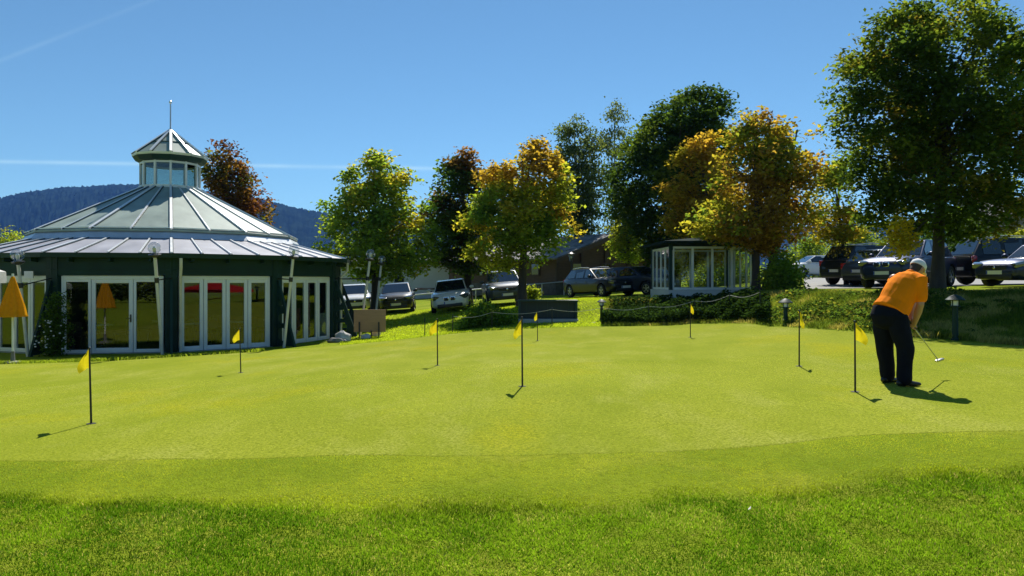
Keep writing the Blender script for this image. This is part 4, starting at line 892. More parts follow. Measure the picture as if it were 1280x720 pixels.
# ------------------------------------------------------------------ cars
def apply_mods(o):
    dg = bpy.context.evaluated_depsgraph_get(); me = bpy.data.meshes.new_from_object(o.evaluated_get(dg)); o.modifiers.clear(); o.data = me
    return o
def shrink(poly, m):
    """inset a planar convex polygon by m"""
    n = len(poly); c = sum(poly, Vector())/n; nr = Vector()
    for i in range(n): nr += (poly[i]-c).cross(poly[(i+1) % n]-c)
    nr.normalize(); out = []
    for i in range(n):
        a, b, c_ = poly[i-1], poly[i], poly[(i+1) % n]; d1 = (b-a).normalized(); d2 = (c_-b).normalized()
        n1 = nr.cross(d1); n2 = nr.cross(d2); k = 1+n1.dot(n2); out.append(b+(n1+n2)*(m/max(k, .3)))
    return out, nr
def car(label, px, d, heading, paintk, L=4.4, W=1.82, H=1.46, hood=.92, belt=.98, wr=.32, ref='center', xA=.95, xB=.15, xC=-1.25, xD=-2.0, nose=.15, clear=.2, plate=True, rails=False, rimk='rim', grille='wide', doors=2, z=None, dz=0, tail_h=None, name='parked_car', cat='car', group='parked cars'):
    h = R(heading); f = Vector((math.cos(h), math.sin(h), 0)); p = Vector((xat(px, d), d, 0))
    if ref == 'rear': p += f*L/2
    if ref == 'front': p -= f*L/2
    l = Vector((-f.y, f.x, 0)); wb = L*.30
    zs = [gz(*(p+f*(i*wb)+l*(j*.7)).xy) for i in (1, -1) for j in (1, -1)]; p.z = sum(zs)/4+.01+dz
    t = thing(name, label, cat, p, h, group)
    pitch = math.atan2((zs[2]+zs[3]-zs[0]-zs[1])/2, 2*wb); roll = math.atan2((zs[0]+zs[2]-zs[1]-zs[3])/2, 1.4)
    t.rotation_euler = (roll, pitch, h)
    w = W/2; hx = L/2; th = tail_h or belt
    st = [(-hx, .80*w, .42, th-.20), (-hx+.05, .90*w, .30, th-.06), (-hx+.22, .965*w, clear+.05, th), (-hx+.7, w, clear, belt), (-.2*L, w, clear, belt), (0, w, clear, belt-.01), (.14*L, w, clear, belt-.02), (xA+.06, .985*w, clear, hood+.045),
          (hx-.75, .97*w, clear, hood), (hx-.32, .92*w, clear+.02, hood-.05), (hx-.10, .82*w, clear+.06, hood-nose), (hx-.015, .70*w, clear+.14, hood-nose-.10), (hx, .62*w, clear+.2, hood-nose-.16)]
    st = sorted(st); rows = []
    for (x, ww, zb, zt) in st:
        hh = zt-zb; half = [(0, zb), (.80*ww, zb), (.955*ww, zb+.10*hh), (ww, zb+.34*hh), (ww, zb+.60*hh), (.985*ww, zb+.80*hh), (.95*ww, zb+.93*hh), (.86*ww, zt-.004), (.45*ww, zt+.018), (0, zt+.024)]
        rows.append([Vector((x, y, z_)) for y, z_ in half]+[Vector((x, -y, z_)) for y, z_ in half[-2:0:-1]])
    n = len(rows[0]); V_ = [q for r in rows for q in r]; Fc = []
    for i in range(len(rows)-1):
        for j in range(n): Fc.append((i*n+j, i*n+(j+1) % n, (i+1)*n+(j+1) % n, (i+1)*n+j))
    Fc += [tuple(range(n))[::-1], tuple(range((len(rows)-1)*n, len(rows)*n))]
    mb = MB(); mb.mesh(V_, Fc, paintk); mb.mi('grille'); body = mb.build('body', t, sharp=40)
    cut = MB(); ax_ = (hx-.86, -(hx-.80)); rotx = Matrix.Rotation(R(90), 3, 'X')
    for x in ax_:
        for s in (-1, 1): cut.lathe([(wr+.065, -.18), (wr+.065, .18)], 28, 'grille', c=(x, s*(w-.10), wr+.01), rot=rotx)
    co = cut.build('cut'); co.parent = t; md = body.modifiers.new('b', 'BOOLEAN'); md.object = co; md.operation = 'DIFFERENCE'; md.solver = 'EXACT'
    bpy.context.view_layer.update(); apply_mods(body); bpy.data.objects.remove(co)
    finish(body.data, 40)
    for x in ax_:
        for s in (-1, 1):
            c = Vector((x, s*(w-.115), wr)); rt = Matrix.Rotation(R(-90*s), 3, 'X'); wm = MB()
            wm.lathe([(wr*.62, -.10), (wr*.95, -.10), (wr, -.075), (wr, .075), (wr*.95, .10), (wr*.66, .105), (wr*.62, .08)], 28, 'tyre', c=c, rot=rt); wo = wm.build('wheel', t, sharp=50)
            rm = MB(); rm.lathe([(wr*.63, .02), (wr*.64, .095), (wr*.60, .10), (wr*.57, .05)], 28, rimk, c=c, rot=rt); rm.lathe([(wr*.58, .015), (wr*.58, .03)], 20, 'grille', c=c, rot=rt); rm.lathe([(.06, .04), (.06, .09), (.03, .1)], 12, rimk, c=c, rot=rt)
            for q in range(5):
                a = q*2*math.pi/5+.3; e = Vector((math.cos(a), math.sin(a), 0))
                for k_ in (-.13, .13):
                    e2 = Vector((math.cos(a+k_), math.sin(a+k_), 0)); rm.beam(c+rt@(e*.04+Vector((0, 0, .075))), c+rt@(e2*wr*.6+Vector((0, 0, .075))), .035, .02, rimk, up=rt@Vector((0, 0, 1)))
            rm.build('rim', wo)
    # greenhouse
    wbt, wrf = w*.915, w*.70; zb = belt-.02; A = [Vector((xA, s*wbt*.93, hood+.03)) for s in (-1, 1)]; B = [Vector((xB, s*wrf, H-.03)) for s in (-1, 1)]
    Cc = [Vector((xC, s*wrf*.97, H-.035)) for s in (-1, 1)]; D = [Vector((xD, s*wbt*.92, zb-.01)) for s in (-1, 1)]
    Mi = [Vector(((xB+xC)/2, s*wrf*1.01, H)) for s in (-1, 1)]
    hull = MB(); bot = -.12
    v = []
    for s in (0, 1): v += [A[s]+Vector((0, 0, bot)), A[s], B[s], Mi[s], Cc[s], D[s], D[s]+Vector((0, 0, bot))]
    hull.mesh(v, [(0, 1, 2, 3, 4, 5, 6), (13, 12, 11, 10, 9, 8, 7), (1, 8, 9, 2), (2, 9, 10, 3), (3, 10, 11, 4), (4, 11, 12, 5), (5, 12, 13, 6), (0, 7, 8, 1), (6, 13, 7, 0)], paintk)
    gh = hull.build('cabin', t, bevel=.05, sharp=30)
    def pane(poly, name, m, off):
        q, nr = shrink([Vector(p_) for p_ in poly], m); ctr = sum(q, Vector())/len(q)
        if nr.dot(ctr-Vector(((xB+xC)/2, 0, .8))) < 0: nr = -nr
        g = MB(); g.prism([p_+nr*off for p_ in q], nr*.005, 'car_glass'); g.build(name, t)
    pane([A[0], A[1], B[1], B[0]], 'windscreen', .055, .004); pane([D[1], D[0], Cc[0], Cc[1]], 'rear_window', .09, .004)
    for s in (0, 1):
        top = lambda x: B[s].lerp(Cc[s], (xB-x)/(xB-xC)); 
        def edge(x):   # upper outline of the side at x
            if x > xB: k_ = (x-xB)/(xA-xB); return B[s].lerp(A[s], k_)
            if x < xC: k_ = (xC-x)/(xC-xD); return Cc[s].lerp(D[s], k_)
            return top(x)
        def low(x): return A[s].lerp(D[s], (xA-x)/(xA-xD))
        xs = np.linspace(xA-.32, xD+.30, doors+1)
        for i in range(doors):
            xa, xb = xs[i]-.03, xs[i+1]+.03; mids = [x for x in (xB, xC) if xb < x < xa]
            poly = [low(xa), *( [edge(xa)] if (edge(xa)-low(xa)).length > .12 else [] ), *[edge(x) for x in mids], *( [edge(xb)] if (edge(xb)-low(xb)).length > .12 else [] ), low(xb)]
            if len(poly) >= 3: pane(poly, 'side_window', .05, .006)
    # lamps, grille, plates, mirrors
    for s in (-1, 1):
        lm = MB(); lm.box((hx-.165, s*w*.70, hood-nose-.03), (.30, .36, .15), 'lamp_glass', rot=Matrix.Rotation(R(-28*s), 3, 'Z') @ Matrix.Rotation(R(14), 3, 'Y')); lm.build('headlight', t, bevel=.03)
        lm = MB(); lm.box((-hx+.10, s*w*.78, th-.16), (.17, .22, .26), 'tail', rot=Matrix.Rotation(R(22*s), 3, 'Z')); lm.build('tail_light', t, bevel=.03)
        lm = MB(); lm.ball((xA-.28, s*(w+.09), belt+.08), .11, paintk, 12, (.7, 1, .75)); lm.beam((xA-.25, s*(w-.06), belt+.03), (xA-.27, s*(w+.05), belt+.06), .05, .05, 'grille'); lm.build('mirror', t)
        if rails: lm = MB(); lm.tube([B[(s+1)//2]+Vector((-.1, -.04*s, .05)), Mi[(s+1)//2]+Vector((0, -.04*s, .065)), Cc[(s+1)//2]+Vector((.1, -.04*s, .05))], .018, 8, 'alu'); lm.build('roof_rail', t)
        for i in (0, 1):
            lm = MB(); xh = (.15 if i == 0 else -.85); lm.box((xh, s*(w+.004), belt-.20), (.18, .03, .03), paintk); lm.build('door_handle', t, bevel=.008)
    gm = MB()
    if grille == 'split':
        for s in (-1, 1): gm.box((hx-.045, s*.15, hood-nose-.10), (.09, .24, .19), 'chrome'); gm.box((hx-.015, s*.15, hood-nose-.10), (.06, .20, .155), 'grille')
    else:
        gm.box((hx-.04, 0, hood-nose-.12), (.085, .80, .15), 'chrome' if grille == 'chrome' else 'grille'); gm.box((hx-.02, 0, hood-nose-.12), (.06, .76, .115), 'grille')
        gm.lathe([(.055, .0), (.055, .02)], 16, 'chrome', c=(hx+.008, 0, hood-nose-.115), rot=Matrix.Rotation(R(90), 3, 'Y'))
    gm.build('grille', t, bevel=.012)
    bp = MB(); bp.box((hx-.05, 0, clear+.13), (.16, W*.62, .16), 'grille'); bp.build('bumper_intake', t, bevel=.03)
    bp = MB(); bp.box((-hx+.05, 0, clear+.14), (.16, W*.76, .20), 'grille'); bp.build('rear_bumper', t, bevel=.03)
    if plate:
        for (x, z_) in ((hx+.022, clear+.26), (-hx-.012, .62)):
            pm = MB(); pm.box((x, 0, z_), (.02, .52, .12), 'plate'); pm.box((x+(.004 if x > 0 else -.004), -.235 if x > 0 else .235, z_), (.018, .045, .112), 'plate_blue'); pm.build('number_plate', t)
    return t
P_black = paint('paint_black', (.010, .011, .013)); P_navy = paint('paint_navy', (.012, .018, .045)); P_white = paint('paint_white', (.78, .78, .77), 0, .25)
P_grey = paint('paint_grey', (.055, .065, .08), .4); P_silver = paint('paint_silver', (.36, .37, .38), .6); P_blue = paint('paint_blue', (.02, .028, .075), .5)
car('white car half hidden behind the pavilion buttress and globe lamps', 444, 41, -78, P_white, H=1.5)
car('black hatchback facing the camera right of the tan board', 498, 39, -84, P_black, W=1.8, H=1.48, hood=.95, L=4.2)
car('white saloon car facing the camera on the grass slope', 566.5, 36.2, -88, P_white, W=1.86, H=1.45, hood=.90, belt=.95, L=4.8, xA=1.0, xC=-1.1, xD=-1.85, grille='split', nose=.17)
car('dark grey off-roader with roof rails facing the camera left of the orange maple', 630, 36.2, -84, P_grey, W=1.88, H=1.66, hood=1.05, belt=1.08, wr=.36, L=4.5, rails=True, clear=.28)
car('black estate car facing the camera in front of the timber chalet', 750, 38.2, -64, P_black, L=4.7, W=1.82, H=1.47, xC=-1.7, xD=-2.25, rails=True, doors=3)
car('dark blue car partly hidden by the glass kiosk, right of the estate car', 797, 37.2, -50, P_navy, H=1.45, L=4.3)
car('small white car in the distance behind the yellow shrub', 1016, 50, 184, P_white, L=4.0, H=1.5, hood=.95, ref='center')
car('black off-roader seen from the back, leftmost of the cars above the bank', 1042, 32, 22, P_black, ref='rear', L=4.6, W=1.9, H=1.72, hood=1.08, belt=1.10, wr=.37, xC=-1.75, xD=-2.2, clear=.3, doors=3, rails=True)
car('grey blue hatchback seen from the back beside the black off-roader', 1071, 29.8, 24, P_grey, ref='rear', L=4.25, H=1.50, xC=-1.35, xD=-1.95)
car('dark blue off-roader facing the camera, its nose behind the golfer', 1102, 25.7, 221, P_blue, ref='front', L=4.65, W=1.88, H=1.72, hood=1.08, belt=1.10, wr=.37, clear=.28, xC=-1.75, xD=-2.2, doors=3, grille='split')
car('black off-roader with silver wheels, right of the big tree trunk', 1199, 28.3, 2, P_black, ref='rear', L=4.5, W=1.86, H=1.76, hood=1.08, belt=1.12, wr=.37, clear=.3, xC=-1.8, xD=-2.2, doors=3, rails=True)
car('dark blue coupe with its nose at the right edge of the picture', 1243, 23.6, 200, P_blue, ref='front', L=4.6, H=1.40, hood=.88, belt=.93, xA=.75, xC=-1.0, xD=-1.8, doors=1)

# ------------------------------------------------------------------ golfer
def ell(pts, rad, side=None, n=20, c0=1., c1=1.):
    """closed tube with elliptical rings and rounded ends; rad = (across side, across other)"""
    pts = [Vector(p) for p in pts]; V_ = []; Fc = []; rows = []
    def frame(i):
        d = (pts[min(i+1, len(pts)-1)]-pts[max(i-1, 0)]).normalized(); s = Vector(side) if side else Vector((0, 1, 0))
        a = (s-d*s.dot(d)); a = a.normalized() if a.length > 1e-3 else d.orthogonal().normalized()
        return d, a, d.cross(a)
    rr = [r if hasattr(r, '__len__') else (r, r) for r in rad]
    def row(c, a, b, ra, rb): rows.append([c+a*(ra*math.cos(2*math.pi*j/n))+b*(rb*math.sin(2*math.pi*j/n)) for j in range(n)])
    d, a, b = frame(0)
    for k in (80, 55, 28): row(pts[0]-d*c0*min(rr[0])*math.sin(R(k)), a, b, rr[0][0]*math.cos(R(k)), rr[0][1]*math.cos(R(k)))
    for i in range(len(pts)): d, a, b = frame(i); row(pts[i], a, b, *rr[i])
    for k in (28, 55, 80): row(pts[-1]+d*c1*min(rr[-1])*math.sin(R(k)), a, b, rr[-1][0]*math.cos(R(k)), rr[-1][1]*math.cos(R(k)))
    V_ = [q for r in rows for q in r]
    for i in range(len(rows)-1):
        for j in range(n): Fc.append((i*n+j, i*n+(j+1) % n, (i+1)*n+(j+1) % n, (i+1)*n+j))
    Fc += [tuple(range(n))[::-1], tuple(range((len(rows)-1)*n, len(rows)*n))]
    return V_, Fc
def fuse(name, parts, key, parent, voxel=.008, smooth=4, wrinkle=0., wsc=9, seed=0):
    """one continuous surface out of overlapping shapes"""
    mb = MB()
    for v, f in parts: mb.mesh(v, f, key)
    o = mb.build(name); md = o.modifiers.new('r', 'REMESH'); md.mode = 'VOXEL'; md.voxel_size = voxel; md.use_smooth_shade = True
    sm = o.modifiers.new('s', 'SMOOTH'); sm.iterations = smooth; sm.factor = .5
    bpy.context.view_layer.update(); apply_mods(o); o.parent = parent
    me = o.data; me.materials.clear(); me.materials.append(M[key])
    if wrinkle:
        for v in me.vertices:
            c = v.co; k = mnoise.noise(Vector((c.x*wsc, c.y*wsc, c.z*wsc*.55+seed)))+.5*mnoise.noise(Vector((c.x*wsc*2.3, c.y*wsc*2.3, c.z*wsc+seed)))
            v.co = c+v.normal*k*wrinkle
    me.polygons.foreach_set('use_smooth', np.ones(len(me.polygons), bool)); me.update()
    return o
M['skin'] = mat('skin', (.46, .25, .17), .5, var=.08, vscale=8); M['shirt'] = mat('orange_polo', (.98, .25, .004), .9, spec=.1, var=.05, vscale=12, bump=.15, bscale=90)
M['trouser'] = mat('navy_trousers', (.009, .010, .017), .9, spec=.1, var=.25, vscale=10, bump=.15, bscale=80); M['shoe'] = mat('dark_shoe', (.010, .010, .011), .45); M['cap'] = mat('white_cap', (.78, .78, .78), .8)
M['hair'] = mat('dark_hair', (.05, .04, .032), .8, bump=.5, bscale=120); M['steel'] = mat('club_steel', (.5, .5, .5), .3, 1.); M['grip'] = mat('club_grip', (.02, .02, .02), .8); M['eye'] = mat('eye', (.05, .04, .03), .2)
G0 = Vector((4.82, 9.3, gz(4.82, 9.3)+.006)); man = thing('person', 'golfer in orange polo shirt, black trousers and white cap bending over a putter', 'person', G0)
def g(x, y, z): return Vector((x-G0.x, y-G0.y, z))
fw = Vector((.9, .43, 0)).normalized(); lf = Vector((-.43, .9, 0)).normalized()
hip = g(4.735, 9.34, .90); chest = g(4.91, 9.37, 1.20); sh = g(4.99, 9.39, 1.325); neck = g(5.075, 9.42, 1.40); head = g(5.145, 9.445, 1.45)
sR = sh-lf*.185-Vector((0, 0, .01)); sL = sh+lf*.185; eR = g(5.05, 9.20, 1.01); eL = g(5.13, 9.52, 1.02); hand = g(5.08, 9.45, .735); hR = hand+Vector((.005, -.03, -.01)); hL = hand+Vector((-.012, .015, .065))
kR = g(4.865, 9.20, .47); kL = g(4.745, 9.47, .48); aR = g(4.835, 9.17, .075); aL = g(4.785, 9.49, .075)
hipR = hip-lf*.10-Vector((0, 0, .06)); hipL = hip+lf*.10-Vector((0, 0, .06))
tor = [(hip-Vector((.01, 0, .03)), (.185, .15)), (hip.lerp(chest, .35)+fw*.02, (.20, .165)), (hip.lerp(chest, .7)+fw*.01, (.205, .155)), (chest, (.205, .135)), (chest.lerp(sh, .6), (.195, .115)), (sh, (.155, .09)), (sh.lerp(neck, .55), (.085, .075))]
def hands():
    out = []; sd = Vector((.54, .35, -.515)).normalized()     # along the shaft
    a = sd.cross(lf).normalized(); b = sd.cross(a).normalized()
    for (hp, el, sg) in ((hR, eR, -1), (hL, eL, 1)):
        palm0 = hp+b*(.024*sg) ; out.append(ell([hp.lerp(el, .10), palm0], [(.028, .02), (.036, .018)], side=sd, n=12))
        for q in range(4):
            o_ = sd*(-.030+.021*q); r = .0088-.0006*abs(q-1)
            pts = [palm0+o_*.8, hp+o_+b*.026*sg+a*.012, hp+o_+b*.004*sg+a*.026, hp+o_-b*.022*sg+a*(.016), hp+o_-b*.026*sg-a*(.002+.003*(q % 2))]
            out.append(ell(pts, [r*1.1, r*1.1, r, r*.95, r*.8], side=sd, n=8))
        out.append(ell([palm0-sd*.02-a*.012, hp-a*.020+sd*.01+b*.010*sg, hp-a*.018+sd*.038, hp-a*.014+sd*.058-b*.006*sg], [.012, .012, .0105, .009], side=sd, n=8))
    return out
hd = (Vector((.42, .18, -.34))).normalized()   # gaze
hup = (Vector((.30, .14, .80))-hd*0); hup = (hup-hd*hup.dot(hd)).normalized(); hs = hup.cross(hd).normalized()
def H3(u, s, f): return head+hup*u+hs*s+hd*f
face = [ell([H3(-.085, 0, .035), H3(-.05, 0, .022), H3(0, 0, .0), H3(.05, 0, -.008), H3(.085, 0, -.01)], [(.045, .05), (.060, .072), (.074, .094), (.075, .095), (.058, .075)], side=hs, n=22),
        ell([H3(-.005, 0, .085), H3(-.03, 0, .112), H3(-.038, 0, .10)], [.009, .014, .012], side=hs, n=8), ell([H3(-.055, -.02, .088), H3(-.055, .02, .088)], [.008, .008], side=hup, n=8)]
for s in (-1, 1): face.append(ell([H3(.02, s*.076, -.005), H3(-.005, s*.082, -.008), H3(-.03, s*.074, 0)], [(.016, .008), (.018, .009), (.010, .007)], side=hd, n=10))
legs = [ell([hipR, kR.lerp(hipR, .5), kR, kR.lerp(aR, .4), aR], [.088, .076, .056, .054, .04], n=14), ell([hipL, kL.lerp(hipL, .5), kL, kL.lerp(aL, .4), aL], [.088, .076, .056, .054, .04], n=14)]
feet = []
for (a_, dr_) in ((aR, Vector((.97, .05, 0))), (aL, Vector((.85, .42, 0)))):
    dr_ = dr_.normalized(); feet.append(ell([a_-dr_*.04-Vector((0, 0, .03)), a_+dr_*.08-Vector((0, 0, .04)), a_+dr_*.17-Vector((0, 0, .052))], [.034, .036, .024], side=(0, 0, 1), n=10))
arm = [ell([sR, sR.lerp(eR, .5), eR, eR.lerp(hR, .35), hR.lerp(eR, .08)], [.062, .055, .044, .046, .027], n=14), ell([sL, sL.lerp(eL, .5), eL, eL.lerp(hL, .35), hL.lerp(eL, .08)], [.062, .055, .044, .046, .027], n=14)]
bd = [ell([p for p, _ in tor], [(r[0]-.02, r[1]-.02) for _, r in tor], side=lf), ell([sh, neck, head-hup*.03], [.07, .058, .055], side=lf, n=14)]+face+legs+feet+arm+hands()
body = fuse('body', bd, 'skin', man, .0065, 2)
shirt_parts = [ell([hip.lerp(chest, .02)-fw*.01]+[p for p, _ in tor[1:]], [(.232, .198)]+[(r[0]+.018, r[1]+.02) for _, r in tor[1:-1]]+[(.082, .076)], side=lf, c0=.08),
    ell([sh-lf*.10, sR, sR.lerp(eR, .55), sR.lerp(eR, .74)], [.085, .088, .079, .076], n=18), ell([sh+lf*.10, sL, sL.lerp(eL, .55), sL.lerp(eL, .74)], [.085, .088, .079, .076], n=18)]
fuse('polo_shirt', shirt_parts, 'shirt', man, .009, 4, .012, 6)
cl = MB(); q = sh.lerp(neck, .62); cl.lathe([(.070, -.02), (.078, .0), (.071, .028), (.062, .026)], 20, 'shirt', c=q, rot=(neck-sh).normalized().to_track_quat('Z', 'Y').to_matrix()); cl.build('collar', man)
tr_parts = [ell([hip+Vector((.01, 0, .05)), hip-Vector((.01, 0, .04)), hip-Vector((0, 0, .12))], [(.205, .170), (.215, .190), (.19, .17)], side=lf, c0=.15, c1=.5),
    ell([hipR+Vector((0, 0, .02)), hipR.lerp(kR, .5), kR, kR.lerp(aR, .5), aR+Vector((0, 0, .02))], [.128, .120, .102, .092, .090], n=20), ell([hipL+Vector((0, 0, .02)), hipL.lerp(kL, .5), kL, kL.lerp(aL, .5), aL+Vector((0, 0, .02))], [.128, .120, .102, .092, .090], n=20)]
fuse('trousers', tr_parts, 'trouser', man, .009, 3, .014, 7, 3)
for (a_, dr_) in ((aR, Vector((.97, .05, 0))), (aL, Vector((.85, .42, 0)))):
    dr_ = dr_.normalized(); sdv = Vector((-dr_.y, dr_.x, 0)); fl_ = Vector((0, 0, 1))
    pr_ = [ell([a_-dr_*.06+fl_*(-.035), a_+dr_*.03-fl_*.033, a_+dr_*.11-fl_*.043, a_+dr_*.185-fl_*.050], [(.042, .040), (.045, .042), (.050, .032), (.036, .024)], side=sdv, n=16), ell([a_+fl_*.03, a_-fl_*.03], [.046, .048], side=sdv, n=14)]
    fuse('shoe', pr_, 'shoe', man, .006, 2)
rotm = Matrix((hd, -hs, hup)).transposed()
hr_ = MB(); hr_.mesh(*ell([H3(-.045, 0, -.035), H3(0, 0, -.022), H3(.05, 0, -.016), H3(.082, 0, -.012)], [(.060, .058), (.078, .078), (.080, .086), (.06, .07)], side=hs, n=20), 'hair'); hr_.build('hair', man, sharp=80)
cp = MB(); cp.lathe([(.088, .02), (.091, .04), (.086, .075), (.066, .103), (.035, .118), (.004, .122)], 24, 'cap', c=head-hd*.006, rot=rotm @ Matrix.Diagonal((1.17, 1.0, 1.0)))
n = 10; pv = []
for i in range(n+1):
    a = R(-62+124*i/n); pv += [H3(.028-.012*abs(math.sin(a)), .088*math.sin(a), .09*math.cos(a)+.006), H3(.012-.02*abs(math.sin(a))**2, .078*math.sin(a), .09*math.cos(a)+.006+.075*math.cos(a*1.25))]
pv2 = [p+hup*.005 for p in pv]; m_ = len(pv); fc = []
for i in range(n): fc += [(2*i, 2*i+1, 2*i+3, 2*i+2), (m_+2*i+2, m_+2*i+3, m_+2*i+1, m_+2*i), (2*i+1, m_+2*i+1, m_+2*i+3, 2*i+3)]
cp.mesh(pv+pv2, fc, 'cap'); cp.build('cap', man, sharp=60)
for s in (-1, 1): ey = MB(); ey.ball(H3(.012, s*.031, .078), .012, 'eye', 8); ey.build('eye', man)
# putter, held in both hands, lifted at the end of the stroke
ph = at(1172, 450, 9.85); h0w = G0+hand; dv = (h0w-ph).normalized(); gt_ = h0w+dv*.13
put = thing('putter', 'steel putter in the hands of the golfer, its head lifted off the grass', 'golf club', ph); mb = MB(); mb.tube([Vector((0, 0, .01)), h0w-ph-dv*.08], [.0065, .0075], 8, 'steel'); mb.build('shaft', put, sharp=70)
mb = MB(); mb.tube([h0w-ph-dv*.11, h0w-ph, gt_-ph], [.0115, .0135, .0145], 10, 'grip'); mb.build('grip', put, sharp=70)
mb = MB(); mb.box((.02, -.01, 0), (.125, .045, .03), 'steel', rot=Matrix.Rotation(R(22), 3, 'Z') @ Matrix.Rotation(R(-12), 3, 'Y')); mb.build('club_head', put, bevel=.006)

# ------------------------------------------------------------------ things behind the camera that the panes mirror
def marquee(px, y, w, key, label, e=.62):
    b = Vector((px, y, gz(px, y))); t = thing('marquee', label, 'marquee', b); mb = MB()
    c = [(-w, -w), (w, -w), (w, w), (-w, w)]; mb.mesh([(x, yy, 2.3*e) for x, yy in c]+[(x*1.01, yy*1.01, 1.8*e) for x, yy in c]+[(0, 0, 3.7*e)], [(0, 1, 8), (1, 2, 8), (2, 3, 8), (3, 0, 8), (0, 4, 5, 1), (1, 5, 6, 2), (2, 6, 7, 3), (3, 7, 4, 0)], key); mb.build('canopy', t)
    for x, yy in c: mb = MB(); mb.tube([(x*.98, yy*.98, -.2), (x*.98, yy*.98, 2.3*e)], .04, 8, 'white_frame'); mb.build('leg', t)
marquee(21.5, 3.6, 2.0, 'red_cloth', 'red marquee standing behind the photographer, mirrored in the glass doors', .44)
marquee(-21.3, -9.5, 2.2, 'white_cloth', 'white marquee standing behind the photographer, mirrored in the pavilion door')
for i, (x, y, h) in enumerate(((-30, -40, 5), (-8, -55, 6), (12, -40, 4.5), (24, -30, 5), (-22, -28, 4), (36, -18, 5), (30, -7, 3.5))):  # unseen trees, added so the panes mirror something darker than lawn
    b = Vector((x, y, gz(x, y))); root = thing('broadleaf_tree', 'broad green tree added behind the photographer to darken the window reflections', 'tree', b, 0, 'trees added behind the photographer')
    n = 2600; a = rng.normal(size=(n, 3)); a /= np.linalg.norm(a, axis=1)[:, None]; P = a*(rng.random(n)**.4)[:, None]*np.array([h*.36, h*.36, h*.38])+np.array([0, 0, h*.62])
    v, f, t_ = leaf_quads(P, .5, np.array([MG])*rng.uniform(.6, 1.4, (n, 1))); np_mesh('crown', v, f, ['leaf'], t_, parent=root); mb = MB(); mb.tube([(0, 0, -.3), (0, 0, h*.6)], [.3, .12], 8, 'bark'); mb.build('trunk', root)

for i in range(11):  # unseen row of bushes, added as a dark band in the panes for a hillside
    x, y = -34+i*7.2, -24-4*math.sin(i*1.7)
    b = Vector((x, y, gz(x, y))); n = 2400; P = np.stack([rng.normal(0, 2.2, n), rng.normal(0, .9, n), rng.random(n)**.8*(2.0+.7*math.sin(i*2.3))], -1)
    v, f, t_ = leaf_quads(P, .34, np.array([[(.07, .085, .02), (.12, .10, .03), (.05, .08, .02)][i % 3]])*rng.uniform(.6, 1.4, (n, 1))); o_ = np_mesh('added_bush', v, f, ['leaf_dense'], t_); o_.location = b
    tag(o_, 'olive bush standing in for a hillside behind the photographer, added for the window reflections', 'shrub', 'bushes added behind the photographer')

# ------------------------------------------------------------------ hills
M['forest'] = mat('forest_hill', (.012, .022, .016), .98, spec=.0, var=.8, vscale=.02, bump=.0)
SKY = [(-900, 275), (-500, 268), (-200, 262), (0, 252), (40, 244), (80, 238.5), (120, 236), (165, 234), (215, 238), (260, 243), (300, 247), (335, 254), (365, 262), (400, 268), (450, 274), (500, 275), (540, 278), (620, 290), (720, 300), (850, 296), (960, 290), (1040, 283), (1150, 285), (1280, 272), (1500, 262), (2000, 270), (2600, 290)]
D0, D1_ = 1500., 3000.
pxs = np.arange(-900, 2600, 1.6); nn = 46; tz = np.linspace(0, 1.25, nn)
crest = np.interp(pxs, [s_[0] for s_ in SKY], [s_[1] for s_ in SKY]); dc = 2700.
zc_ = EYE-(crest-HOR)/F*dc; u = (pxs-640)/F; Vv = np.empty((len(pxs), nn, 3))
for j, t_ in enumerate(tz):
    d_ = D0+(dc-D0)*t_; sh_ = np.sin(np.clip(t_, 0, 1)*math.pi/2)**1.15 if t_ <= 1 else 1-(t_-1)*2.2
    x = u*d_; z = -45+(zc_+45)*sh_
    amp = 13*math.sin(math.pi*min(t_, 1))**1
    z = z+amp*(fbm(x, np.full_like(x, d_), .0035, 3)-.5)*2+(rng.uniform(-1, 1, len(x))*3.2+7*(rng.random(len(x))-.5))*(1 if 0 < t_ < 1.1 else 0)
    Vv[:, j] = np.stack([x, np.full_like(x, d_)+rng.uniform(-6, 6, len(x)), z], -1)
a, b = len(pxs), nn; ii, jj = np.meshgrid(np.arange(a-1), np.arange(b-1), indexing='ij'); Fq = np.stack([ii*b+jj, ii*b+jj+1, (ii+1)*b+jj+1, (ii+1)*b+jj], -1).reshape(-1, 4)
tag(np_mesh('hills', Vv.reshape(-1, 3), Fq, ['forest']), kind='structure')
hz, tt_, NN, LL_ = nt('haze_air'); o_ = NN.new('ShaderNodeOutputMaterial'); vv = NN.new('ShaderNodeVolumePrincipled'); LL_.new(vv.outputs[0], o_.inputs['Volume'])
HAZE = .00009
vv.inputs['Density'].default_value = HAZE; vv.inputs['Color'].default_value = (.13, .36, 1, 1); vv.inputs['Anisotropy'].default_value = .2
M['haze'] = hz
zlo = float(np.min([o.data.vertices[i].co.z for o in (bpy.data.objects['ground'],) for i in range(len(o.data.vertices))]))-1
ztop = float(Vv[..., 2].max())+25
mb = MB(); mb.box((0, 0, (zlo+ztop)/2), (16500, 16500, ztop-zlo), 'haze'); tag(mb.build('haze'), kind='stuff')

